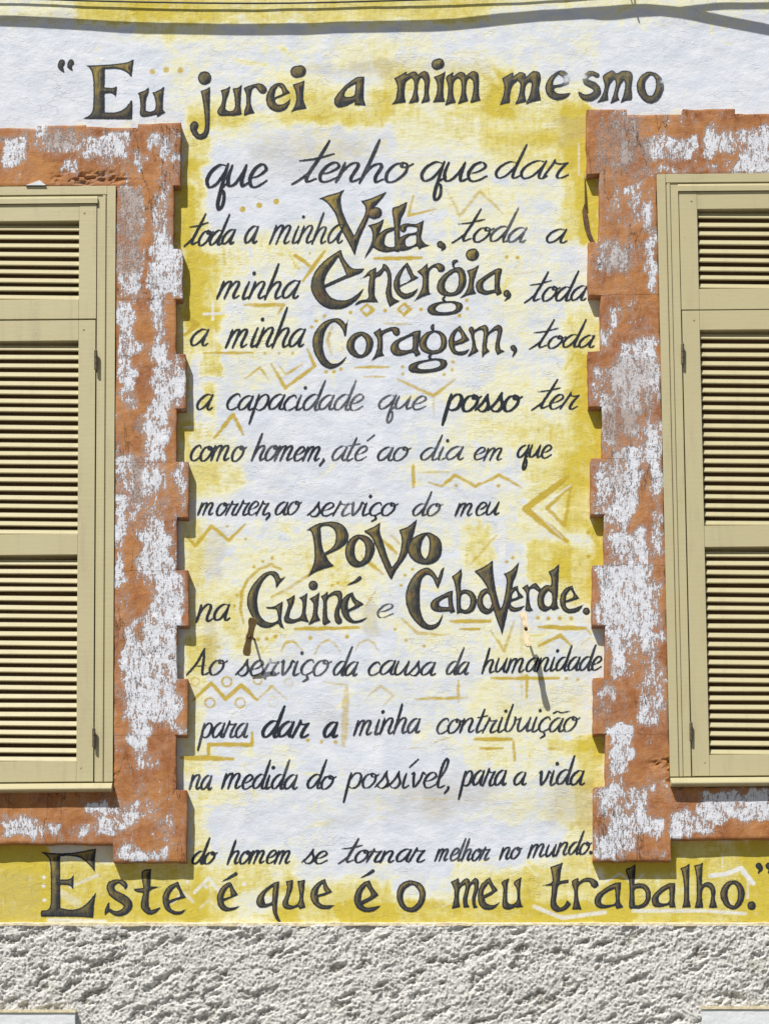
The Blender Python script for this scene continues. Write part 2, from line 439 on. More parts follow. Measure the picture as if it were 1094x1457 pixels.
# ------------------------------------------------------------------ materials of the wall
def wall_color(nt):
    y = nt.attr('yel'); o = nt.attr('och'); b = nt.attr('wht'); d = nt.attr('dirt')
    n1 = nt.noise(16, 6, 0.66, nt.mapv((0.8, 1, 1.6)))
    n2 = nt.noise(70, 5, 0.65, nt.mapv((0.5, 1, 2.4), (0, 0.15, 0), (4, 0, 1)))
    n3 = nt.noise(240, 3, 0.7)
    yy = nt.math('ADD', y, nt.math('MULTIPLY', nt.math('SUBTRACT', n1, 0.5), 0.85))
    yy = nt.math('ADD', yy, nt.math('MULTIPLY', nt.math('SUBTRACT', n2, 0.5), 0.75))
    n4 = nt.noise(34, 6, 0.7, nt.mapv((2.6, 1, 0.5), loc=(6, 0, 2)))
    yy = nt.math('ADD', yy, nt.math('MULTIPLY', nt.math('SUBTRACT', n4, 0.5), 0.80))
    c = nt.mix(nt.ss(n1, 0.35, 0.68), (0.565, 0.61, 0.69), (0.675, 0.705, 0.765))
    c = nt.mix(nt.ss(yy, -0.08, 0.34), c, (0.71, 0.70, 0.50))
    c = nt.mix(nt.ss(yy, 0.26, 0.62), c, (0.65, 0.59, 0.23))
    c = nt.mix(nt.ss(yy, 0.50, 1.05), c, (0.56, 0.455, 0.055))
    dd = nt.math('ADD', d, nt.math('MULTIPLY', nt.math('SUBTRACT', n2, 0.5), 0.9))
    c = nt.mix(nt.math('MULTIPLY', nt.ss(dd, 0.02, 0.75), 0.48), c, (0.38, 0.34, 0.26))
    ob = nt.math('ADD', o, nt.math('MULTIPLY', nt.math('SUBTRACT', n2, 0.5), 0.75))
    ob = nt.math('ADD', ob, nt.math('MULTIPLY', nt.math('SUBTRACT', n3, 0.5), 0.35))
    c = nt.mix(nt.math('MULTIPLY', nt.ss(ob, 0.05, 0.68), nt.math('MULTIPLY', nt.ss(o, 0.03, 0.2), 0.95)), c, (0.47, 0.34, 0.028))
    bb = nt.math('ADD', b, nt.math('MULTIPLY', nt.math('SUBTRACT', n2, 0.5), 0.6))
    c = nt.mix(nt.math('MULTIPLY', nt.ss(bb, 0.15, 0.75), nt.ss(b, 0.03, 0.2)), c, (0.68, 0.69, 0.68))
    # brushed brown-ochre glaze inside the deep yellow
    gz_ = nt.noise(48, 6, 0.75, nt.mapv((1.4, 1, 0.8), loc=(8, 8, 8)))
    c = nt.mix(nt.math('MULTIPLY', nt.ss(gz_, 0.50, 0.70), nt.math('MULTIPLY', nt.ss(yy, 0.3, 0.7), 0.5)), c, (0.36, 0.25, 0.07))
    # flecks of bare plaster and grime
    f = nt.noise(150, 4, 0.7, nt.mapv(loc=(9, 2, 7)))
    c = nt.mix(nt.math('MULTIPLY', nt.ss(f, 0.70, 0.78), 0.6), c, (0.30, 0.26, 0.21))
    c = nt.mix(nt.math('MULTIPLY', nt.ss(nt.noise(45, 5, 0.7, nt.mapv((1, 1, 0.6), loc=(1, 5, 3))), 0.56, 0.72), 0.35), c, (0.70, 0.69, 0.66))
    return c

nt = NT('painted_plaster')
nt.put(nt.b.inputs['Base Color'], wall_color(nt))
nt.put(nt.b.inputs['Roughness'], 0.72); nt.put(nt.b.inputs['Specular IOR Level'], 0.25)
nt.put(nt.b.inputs['Normal'], nt.bump(plaster_height(nt), 0.0023))
M_WALL = nt.m

nt = NT('mural_paint')
d = nt.attr('d'); ink = nt.attr('ink'); gold = nt.attr('gold'); side = nt.attr('side')
e1 = nt.noise(260, 3, 0.6); e2 = nt.noise(90, 4, 0.65, nt.mapv((0.6, 1, 1.8), (0, 0.3, 0)))
e3 = nt.noise(420, 2, 0.6, nt.mapv((1, 1, 0.25)))
dj = nt.math('ADD', d, nt.math('MULTIPLY', nt.math('SUBTRACT', e1, 0.5), 1.8))
dj = nt.math('ADD', dj, nt.math('MULTIPLY', nt.math('SUBTRACT', e2, 0.5), 1.3))
al = nt.ss(dj, -0.45, 0.40)
# dry brush: pigment thins where the bristles skipped
dry = nt.math('ADD', nt.math('MULTIPLY', ink, 1.12), nt.math('MULTIPLY', nt.math('SUBTRACT', e2, 0.5), 1.5))
dry = nt.math('ADD', dry, nt.math('MULTIPLY', nt.math('SUBTRACT', e3, 0.5), 0.5))
al = nt.math('MULTIPLY', al, nt.ss(dry, 0.02, 0.62), clamp=True)
dark = nt.mix(e2, (0.008, 0.011, 0.018), (0.032, 0.040, 0.055))
dark = nt.mix(nt.math('MULTIPLY', nt.ss(ink, 0.92, 0.45), nt.ss(e2, 0.3, 0.6)), dark, (0.13, 0.14, 0.16))
gl = nt.mix(nt.ss(nt.noise(30, 3), 0.35, 0.65), (0.345, 0.26, 0.065), (0.175, 0.155, 0.085))
gl = nt.mix(nt.math('MULTIPLY', nt.ss(nt.noise(14, 3, vec=nt.mapv(loc=(2, 2, 2))), 0.55, 0.7), 0.5), gl, (0.27, 0.10, 0.05))
st = nt.noise(200, 3, 0.6, nt.mapv((1.6, 1, 0.22)))
g = nt.math('ADD', nt.math('MULTIPLY', side, 0.45), nt.math('MULTIPLY', nt.math('SUBTRACT', st, 0.5), 1.7))
g = nt.math('MULTIPLY', nt.ss(g, -0.55, 0.40), nt.ss(dj, 1.0, 2.9))
g = nt.math('MULTIPLY', g, gold, clamp=True)
nt.put(nt.b.inputs['Base Color'], nt.mix(g, dark, gl))
nt.put(nt.b.inputs['Roughness'], 0.6)
nt.put(nt.b.inputs['Alpha'], al)
nt.put(nt.b.inputs['Normal'], nt.bump(plaster_height(nt), 0.0023))
nt.put(nt.b.inputs['Specular IOR Level'], 0.12)
M_INK = nt.m

# surround: orange lime paint peeling off white and grey render
def surround_mat():
    nt = NT('peeling_orange_paint')
    p = nt.attr('peel')
    a = nt.noise(30, 6, 0.7, nt.mapv((1.35, 1, 0.62)), 0.3)
    b = nt.noise(120, 5, 0.75, nt.mapv((1.7, 1, 0.5), loc=(2, 0, 5)))
    v = nt.math('ADD', nt.math('MINIMUM', nt.math('MULTIPLY', p, 1.12), 0.72), nt.math('MULTIPLY', nt.math('SUBTRACT', a, 0.5), 1.8))
    v = nt.math('ADD', v, nt.math('MULTIPLY', nt.math('SUBTRACT', b, 0.5), 1.9))
    b2 = nt.noise(260, 3, 0.7, nt.mapv((1, 1, 0.7)))
    v = nt.math('ADD', v, nt.math('MULTIPLY', nt.math('SUBTRACT', b2, 0.5), 1.2))
    mask = nt.ss(v, 0.47, 0.58)
    haze = nt.ss(nt.math('ADD', v, nt.math('MULTIPLY', p, 0.45)), 0.05, 0.75)
    q = nt.ss(nt.noise(9, 6, 0.7, nt.mapv(loc=(1, 1, 4))), 0.32, 0.68)
    org = nt.mix(q, (0.25, 0.080, 0.020), (0.43, 0.185, 0.048))
    org = nt.mix(nt.math('MULTIPLY', nt.ss(nt.noise(40, 4, 0.7), 0.42, 0.7), 0.45), org, (0.40, 0.20, 0.10))
    org = nt.mix(nt.math('MULTIPLY', haze, 0.72), org, (0.41, 0.285, 0.235))
    g = nt.attr('grey')
    under = nt.mix(nt.ss(nt.math('ADD', g, nt.math('MULTIPLY', nt.math('SUBTRACT', b, 0.5), 0.8)), 0.3, 0.8), (0.64, 0.66, 0.72), (0.37, 0.31, 0.285))
    # scratches where grains of the old coat remain
    k = nt.noise(75, 5, 0.8, nt.mapv((2.2, 1, 0.4), (0, 0.12, 0), (7, 0, 0)))
    under = nt.mix(nt.math('MULTIPLY', nt.ss(k, 0.57, 0.64), 0.75), under, (0.17, 0.14, 0.12))
    c = nt.mix(mask, org, under)
    lip = nt.math('MULTIPLY', nt.ss(v, 0.44, 0.50), nt.ss(v, 0.56, 0.51))
    c = nt.mix(nt.math('MULTIPLY', lip, 0.5), c, (0.20, 0.12, 0.08))
    fl = nt.noise(60, 3, 0.6, nt.mapv(loc=(3, 3, 3)))
    c = nt.mix(nt.math('MULTIPLY', nt.ss(fl, 0.70, 0.74), 0.7), c, (0.14, 0.07, 0.035))
    # long vertical cracks
    cr = nt.noise(5, 6, 0.6, nt.mapv((2.2, 1, 0.5), loc=(5, 0, 2)))
    crm = nt.math('MULTIPLY', nt.ss(nt.math('ABSOLUTE', nt.math('SUBTRACT', cr, 0.5)), 0.0045, 0.0), nt.ss(nt.noise(4, 2), 0.48, 0.6))
    c = nt.mix(nt.math('MULTIPLY', crm, 0.6), c, (0.06, 0.035, 0.02))
    nt.put(nt.b.inputs['Base Color'], c)
    nt.put(nt.b.inputs['Roughness'], 0.8)
    h = nt.math('MULTIPLY', mask, -0.55)
    h = nt.math('ADD', h, nt.math('MULTIPLY', plaster_height(nt), 0.8))
    h = nt.math('SUBTRACT', h, nt.math('MULTIPLY', crm, 1.2))
    bev = nt.n('ShaderNodeBevel', samples=4); bev.inputs['Radius'].default_value = 0.004
    nt.put(nt.b.inputs['Normal'], nt.bump(h, 0.0036, 1.0, bev.outputs[0]))
    return nt.m
M_SUR = surround_mat()

nt = NT('cream_paint')
n = nt.noise(6, 4, 0.6); n2 = nt.noise(160, 4, 0.7)
oi = nt.n('ShaderNodeObjectInfo')
c = nt.mix(n, (0.445, 0.395, 0.222), (0.495, 0.448, 0.270))
c = nt.mix(nt.math('MULTIPLY', nt.ss(n2, 0.62, 0.78), 0.30), c, (0.36, 0.31, 0.17))
c = nt.mix(nt.math('MULTIPLY', nt.math('SUBTRACT', oi.outputs['Random'], 0.5), 0.25), c, (0.52, 0.46, 0.28))
sm = nt.noise(14, 6, 0.7, nt.mapv((2.2, 1, 0.35)))
c = nt.mix(nt.math('MULTIPLY', nt.ss(sm, 0.48, 0.72), 0.30), c, (0.31, 0.27, 0.17))
ch = nt.noise(48, 5, 0.75, nt.mapv(loc=(3, 9, 1)))
c = nt.mix(nt.math('MULTIPLY', nt.ss(ch, 0.70, 0.73), 0.8), c, (0.20, 0.14, 0.07))
bev = nt.n('ShaderNodeBevel', samples=4); bev.inputs['Radius'].default_value = 0.0015
nt.put(nt.b.inputs['Base Color'], c)
nt.put(nt.b.inputs['Roughness'], 0.42)
gr = nt.noise(60, 4, 0.6, nt.mapv((0.25, 1, 2.0)))
nt.put(nt.b.inputs['Normal'], nt.bump(gr, 0.0007, 0.6, bev.outputs[0]))
M_CREAM = nt.m

nt = NT('rusty_iron')
n = nt.noise(90, 5, 0.7)
nt.put(nt.b.inputs['Base Color'], nt.mix(nt.ss(n, 0.35, 0.65), (0.07, 0.045, 0.025), (0.17, 0.085, 0.035)))
nt.put(nt.b.inputs['Roughness'], 0.75); nt.put(nt.b.inputs['Metallic'], 0.3)
nt.put(nt.b.inputs['Normal'], nt.bump(n, 0.001))
M_RUST = nt.m

nt = NT('brown_iron')
n = nt.noise(70, 5, 0.7)
nt.put(nt.b.inputs['Base Color'], nt.mix(nt.ss(n, 0.35, 0.65), (0.30, 0.21, 0.085), (0.22, 0.13, 0.05)))
nt.put(nt.b.inputs['Roughness'], 0.7)
M_BROWN = nt.m

nt = NT('painted_iron_yellow')
n = nt.noise(70, 5, 0.7)
nt.put(nt.b.inputs['Base Color'], nt.mix(nt.ss(n, 0.45, 0.65), (0.62, 0.52, 0.33), (0.42, 0.30, 0.16)))
nt.put(nt.b.inputs['Roughness'], 0.6)
M_CATCH = nt.m

nt = NT('hinge_metal')
n = nt.noise(120, 4, 0.7)
nt.put(nt.b.inputs['Base Color'], nt.mix(n, (0.05, 0.045, 0.035), (0.16, 0.13, 0.075)))
nt.put(nt.b.inputs['Roughness'], 0.6); nt.put(nt.b.inputs['Metallic'], 0.4)
M_HINGE = nt.m

nt = NT('gap_shade_brown')
nt.put(nt.b.inputs['Base Color'], nt.mix(nt.noise(4), (0.16, 0.085, 0.035), (0.26, 0.14, 0.06)))  # brown chosen to read as the shade in the slat gaps
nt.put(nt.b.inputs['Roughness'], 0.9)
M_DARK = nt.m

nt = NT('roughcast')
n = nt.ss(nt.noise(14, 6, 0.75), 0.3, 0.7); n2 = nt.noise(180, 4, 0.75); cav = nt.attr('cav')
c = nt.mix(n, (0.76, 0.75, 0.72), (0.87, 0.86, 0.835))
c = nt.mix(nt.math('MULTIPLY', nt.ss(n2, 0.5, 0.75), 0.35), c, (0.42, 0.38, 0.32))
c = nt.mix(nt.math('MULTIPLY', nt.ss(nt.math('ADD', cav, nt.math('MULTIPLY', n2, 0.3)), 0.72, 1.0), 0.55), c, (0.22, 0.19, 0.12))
c = nt.mix(nt.math('MULTIPLY', nt.ss(nt.noise(9, 3, vec=nt.mapv(loc=(4, 4, 1))), 0.6, 0.75), 0.25), c, (0.52, 0.49, 0.30))
nt.put(nt.b.inputs['Base Color'], c); nt.put(nt.b.inputs['Roughness'], 0.9)
nt.put(nt.b.inputs['Normal'], nt.bump(nt.noise(300, 5, 0.75), 0.006))
M_ROUGH = nt.m

nt = NT('whitewash')
n = nt.noise(20, 5, 0.65)
nt.put(nt.b.inputs['Base Color'], nt.mix(n, (0.58, 0.61, 0.64), (0.70, 0.72, 0.74)))
nt.put(nt.b.inputs['Roughness'], 0.8); nt.put(nt.b.inputs['Normal'], nt.bump(nt.noise(80, 4), 0.002))
M_WHITE = nt.m

nt = NT('ledge_paint')
nt.put(nt.b.inputs['Base Color'], nt.mix(nt.ss(nt.noise(70, 5, 0.7), 0.4, 0.7), (0.68, 0.62, 0.42), (0.50, 0.40, 0.26)))
nt.put(nt.b.inputs['Roughness'], 0.85); nt.put(nt.b.inputs['Normal'], nt.bump(nt.noise(120, 4), 0.002))
M_LEDGE = nt.m

nt = NT('cable_rubber')
nt.put(nt.b.inputs['Base Color'], nt.mix(nt.noise(40), (0.02, 0.02, 0.022), (0.05, 0.05, 0.05)))
nt.put(nt.b.inputs['Roughness'], 0.5)
M_CABLE = nt.m

nt = NT('cobble_dust')
n = nt.noise(3, 6, 0.7)
v = nt.n('ShaderNodeTexVoronoi', feature='DISTANCE_TO_EDGE'); nt.put(v.inputs['Vector'], nt.geo.outputs['Position']); v.inputs['Scale'].default_value = 8
j = nt.ss(v.outputs['Distance'], 0.03, 0.10)
nt.put(nt.b.inputs['Base Color'], nt.mix(j, (0.12, 0.10, 0.08), nt.mix(n, (0.22, 0.20, 0.18), (0.34, 0.31, 0.27))))
nt.put(nt.b.inputs['Roughness'], 0.9); nt.put(nt.b.inputs['Normal'], nt.bump(j, 0.01))
M_STREET = nt.m

# ------------------------------------------------------------------ ground
gz = 0.0
g = mesh_obj('street', [(-60, -60, -0.12), (60, -60, -0.12), (60, -1.6, -0.12), (-60, -1.6, -0.12)], [(0, 1, 2, 3)], M_STREET)
tag(g, kind='structure')
bm = bmesh.new()
hexa(bm, [(-12, -1.6, -0.3), (12, -1.6, -0.3), (12, 0.3, -0.3), (-12, 0.3, -0.3), (-12, -1.6, 0), (12, -1.6, 0), (12, 0.3, 0), (-12, 0.3, 0)])
pv = bm_obj('pavement', bm, M_STREET, bevel=0.02)
tag(pv, kind='structure')

# ------------------------------------------------------------------ the house front
house = empty('house', (0, 0, 0))
tag(house, 'old house front with a painted poem between two cream louvred windows in peeling orange surrounds', 'house')

def samp(F, x, y):
    xi = np.clip(x - RX0, 0, RW - 1.001); yi = np.clip(y - RY0, 0, RH - 1.001)
    a = xi.astype(int); b = yi.astype(int); fx = xi - a; fy = yi - b
    return (F[b, a] * (1-fx) + F[b, a+1] * fx) * (1-fy) + (F[b+1, a] * (1-fx) + F[b+1, a+1] * fx) * fy

def grid_mesh(name, xs, ys, depth, keep, mat, parent, attrs, smooth=True):
    X, Y = np.meshgrid(xs, ys)
    Z = depth(X, Y)
    V = np.stack([(X - CX) * U, -Z * U, EYE + (CY - Y) * U], -1).reshape(-1, 3)
    ny, nx = X.shape
    idx = np.arange(nx * ny).reshape(ny, nx)
    q = np.stack([idx[1:, :-1], idx[1:, 1:], idx[:-1, 1:], idx[:-1, :-1]], -1)
    xc = (X[:-1, :-1] + X[1:, 1:]) / 2; yc = (Y[:-1, :-1] + Y[1:, 1:]) / 2
    k = keep(xc, yc)
    q = q[k]
    used = np.zeros(nx * ny, bool); used[q.ravel()] = True
    remap = np.cumsum(used) - 1
    at = {a: f(X, Y).ravel()[used] for a, f in attrs.items()}
    return mesh_obj(name, V[used], remap[q], mat, parent, smooth, at)

def wall_keep(xc, yc):
    holeL = (xc < 148) & (xc > -268) & (yc > 285) & (yc < 1108)
    holeR = (xc > 962) & (xc < 1376) & (yc > 270) & (yc < 1100)
    return ~(holeL | holeR)
xs = np.concatenate([np.arange(-1200, -30, 60), np.arange(-30, 1124, 2.0), np.arange(1124, 2301, 60)])
ys = np.concatenate([np.arange(-1000, -20, 60), np.arange(-20, 1318, 2.0)])
Fy = lambda F, f0=0.2: (lambda X, Y: np.where((X > RX0) & (X < RX0+RW-2) & (Y > RY0), samp(F, X, Y), f0))
wall = grid_mesh('wall', xs, ys, relief, wall_keep, M_WALL, house,
                 {'yel': Fy(F_y, .3), 'och': Fy(F_o, 0), 'wht': Fy(F_b, 0), 'dirt': Fy(F_d, .1)})
wall['label'] = 'plastered wall washed in white and yellow and painted with a handwritten poem'

# building mass behind the front, so the wall is not a sheet
bm = bmesh.new()
hexa(bm, [(-3.49, 0.62, -0.3), (3.5, 0.62, -0.3), (3.5, 3.5, -0.3), (-3.49, 3.5, -0.3), (-3.49, 0.62, 7.2), (3.5, 0.62, 7.2), (3.5, 3.5, 7.2), (-3.49, 3.5, 7.2)])
for x0, x1 in ((-3.49, -3.3), (3.31, 3.5)):
    hexa(bm, [(x0, 0.02, -0.3), (x1, 0.02, -0.3), (x1, 0.61, -0.3), (x0, 0.61, -0.3), (x0, 0.02, 7.2), (x1, 0.02, 7.2), (x1, 0.61, 7.2), (x0, 0.61, 7.2)])
hexa(bm, [(-3.29, 0.02, 6.9), (3.30, 0.02, 6.9), (3.30, 0.61, 6.9), (-3.29, 0.61, 6.9), (-3.29, 0.02, 7.2), (3.30, 0.02, 7.2), (3.30, 0.61, 7.2), (-3.29, 0.61, 7.2)])
bm_obj('house_body', bm, M_WHITE, house)

# roughcast plinth, thrown mortar with real lumps and pits
def rough_depth(x, y):
    X = x + 5000; Y = y + 5000
    big = fbm(X / 44, Y / 22 + X / 90, 3, 11)
    mid = fbm(X / 13, Y / 12 - X / 50, 3, 13)
    r1 = 1 - np.abs(2 * fbm(X / 6.5, Y / 6.5, 2, 15) - 1) * 1.6
    fine = fbm(X / 4.9, Y / 4.9, 4, 17, 0.85)
    pit = sstep(0.42, 0.30, fbm(X / 22 + 7, Y / 11 + X / 34, 4, 19))
    z = 7 + (big - .5) * 4.6 + (mid - .5) * 1.6 + (r1 - .5) * 0.8 + (fine - .5) * 5.2 - pit * 4.5
    g_ = np.random.RandomState(3).rand(*np.shape(x)) - .5
    z = z + g_ * 2.0 + (sstep(.60, .72, vnoise(X / 2.6, Y / 2.6, 23)) - .2) * 1.6
    return np.maximum(z * sstep(1313.0, 1319.0, y) + 3.0 * (1 - sstep(1313.0, 1319.0, y)), 0.4)
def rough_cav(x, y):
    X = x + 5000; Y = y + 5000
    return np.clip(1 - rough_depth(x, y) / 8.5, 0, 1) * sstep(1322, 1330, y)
xs = np.concatenate([np.arange(-1200, -450, 20), np.arange(-450, -30, 4), np.arange(-30, 1124, 1.35), np.arange(1124, 1550, 4), np.arange(1550, 2301, 20)])
ys = np.concatenate([np.arange(1313, 1475, 1.35), np.arange(1475, 1760, 4), np.arange(1760, 2700, 14)])
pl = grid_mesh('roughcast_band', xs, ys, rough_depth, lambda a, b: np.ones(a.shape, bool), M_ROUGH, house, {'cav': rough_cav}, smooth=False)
pl['label'] = 'coarse grey white roughcast render under the painted wall'
# thin painted ledge on top of the roughcast
P = []
xsl = np.arange(-1200, 2301, 9.0)
rl = np.random.RandomState(5)
v = []; f = []
for i, x in enumerate(xsl):
    top = 1311.0 + float(fbm(np.array(x / 40 + 99), np.array(3.3), 3, 211)) * 3.2 + rl.rand() * .8; bot = 1316.2 + float(fbm(np.array(x / 25 + 99), np.array(8.3), 3, 213)) * 3.6 + rl.rand() * .8; dd = 6.0 + rl.rand() * 2.4
    a = [(x, top, -1), (x, top + .6, dd - 1.2), (x, top + 2, dd), (x, bot, dd), (x, bot + .5, -1)]
    v += [((p[0]-CX)*U, -p[2]*U, EYE + (CY-p[1])*U) for p in a]
    if i:
        b = (i - 1) * 5; c_ = i * 5
        for k in range(5):
            f.append((b + k, b + (k+1) % 5, c_ + (k+1) % 5, c_ + k))
lg = mesh_obj('ledge', v, f, M_LEDGE, house, smooth=False)

# white rendered blocks at the foot, over the cellar openings
def slab(x0, y0, x1, y1, lab, seed):
    bm = bmesh.new()
    pbox(bm, x0, y0, x1, y1, -2, 15)
    bmesh.ops.subdivide_edges(bm, edges=bm.edges[:], cuts=14, use_grid_fill=True)
    r = np.random.RandomState(seed)
    for vv in bm.verts:
        if vv.co.y < -0.01:
            vv.co += Vector(((r.rand()-.5)*.0012, (r.rand()-.5)*.0008, (r.rand()-.5)*.0020))
    o = bm_obj('cellar_lintel', bm, M_WHITE, house)
    o['label'] = lab
    bm = bmesh.new()
    pbox(bm, x0-1, y0-4.5, x1+1, y0-0.4, -2, 17)
    e = bm_obj('lintel_edge', bm, M_LEDGE, o, bevel=0.002)
slab(-160, 1441, 107, 1560, 'whitewashed block low in the roughcast on the left', 3)
slab(999, 1436, 1260, 1560, 'whitewashed block low in the roughcast on the right', 4)

# ------------------------------------------------------------------ peeling surrounds built block by block
PEEL = [
 (4,196,41,234,6,.55),(41,179,112,215,8,.42),(60,190,112,225,8,.25),(118,185,181,223,7,.6),(140,215,165,235,5,.35),(85,230,104,245,4,.55),(206,190,228,209,4,.65),(228,187,253,264,8,.32),(192,218,208,242,4,.45),(232,190,252,225,5,.25),
 (120,190,176,210,6,.2),(167,264,202,424,4,.50),(217,267,244,352,7,.42),(211,352,258,420,6,.66),(217,420,236,503,6,.55),(167,432,195,503,4,.62),(170,503,192,560,4,.6),(217,500,262,560,8,.50),(222,540,262,580,7,.40),
 (173,540,192,581,5,.42),(203,581,239,655,7,.58),(216,540,248,600,6,.4),(167,650,239,732,9,.42),(165,705,178,836,4,.62),(198,760,244,815,5,.66),(186,735,240,765,8,.40),(228,815,263,883,6,.52),(218,800,245,870,6,.50),
 (173,886,198,940,5,.62),(203,864,247,940,8,.55),(176,920,255,1022,7,.55),(180,925,225,1000,6,.25),(187,1022,211,1063,6,.55),(190,1065,230,1090,7,.33),(244,1000,262,1040,5,.30),(205,1020,250,1040,6,.30),
 (126,1142,165,1157,5,.5),(4,1156,36,1192,6,.50),(36,1167,85,1192,7,.45),(102,1167,162,1194,7,.45),(140,1160,165,1195,5,.3),(165,1134,198,1181,7,.45),(198,1134,225,1165,6,.4),(172,1150,200,1175,5,.2),(167,1205,239,1225,5,.58),(215,1165,250,1200,8,.22),
 (247,640,268,735,7,.28),(247,736,252,812,4,.3),(236,890,252,960,5,.35),
 # right window
 (918,195,988,226,6,.56),(1000,184,1046,222,6,.46),(1050,178,1100,209,6,.55),(1050,211,1100,244,6,.50),(845,165,925,250,14,.34),(884,200,898,232,5,.4),(920,232,1090,246,4,.32),(1040,235,1100,247,4,.3),
 (916,283,932,415,5,.45),(870,258,925,330,10,.24),(886,258,898,272,3,.5),(850,335,896,390,9,.40),(925,330,934,420,4,.35),(866,436,880,464,5,.58),(905,480,936,545,7,.52),(883,491,912,540,6,.42),(853,470,870,500,5,.3),
 (841,520,940,575,9,.44),(888,547,907,616,5,.42),(855,575,935,652,10,.38),(850,575,880,640,8,.25),(891,638,910,729,6,.50),(844,652,905,740,8,.46),(860,720,895,745,6,.3),(929,640,941,795,5,.42),(920,600,940,700,7,.25),
 (869,753,925,877,9,.44),(852,808,910,904,8,.52),(900,760,918,900,6,.35),(862,885,925,905,8,.30),(915,830,942,910,8,.40),(869,900,885,968,5,.58),(907,900,940,1029,8,.46),(860,900,905,960,8,.28),(853,972,870,992,4,.5),(845,990,880,1040,9,.2),
 (869,1034,899,1106,4,.85),(865,1106,885,1135,5,.45),(847,1120,924,1161,8,.38),(863,1163,940,1188,7,.56),(847,1188,910,1221,7,.50),(905,1150,925,1165,4,.3),(951,1152,1006,1192,6,.55),(992,1127,1100,1167,6,.95),(990,1150,1020,1190,8,.3),(1040,1140,1100,1165,5,.3),(846,1140,866,1215,8,.25),(925,1210,945,1224,4,.3)]
GREY = [(60,175,112,215,10,.7),(166,264,203,390,6,.75),(186,590,204,720,6,.9),(186,780,200,812,5,.9),(215,500,235,640,6,.3),(120,170,150,190,6,.5),(835,160,930,260,14,.75),(850,330,910,400,12,.6),
 (850,500,940,620,22,.55),(855,590,900,700,16,.5),(842,900,880,960,12,.4),(842,950,880,1040,12,.5),(1040,225,1110,240,6,.4),(100,1170,160,1195,10,.4)]
F_p = soft_rects(PEEL, 'add', 1.3) + (fbm(XX / 22 + 90, YY / 34 + 50, 4, 121) - 0.5) * 0.62
F_p = F_p + 0.06
F_g = soft_rects(GREY, 'add', 0.6)
SD = 16.0      # how far the surround stands proud, px
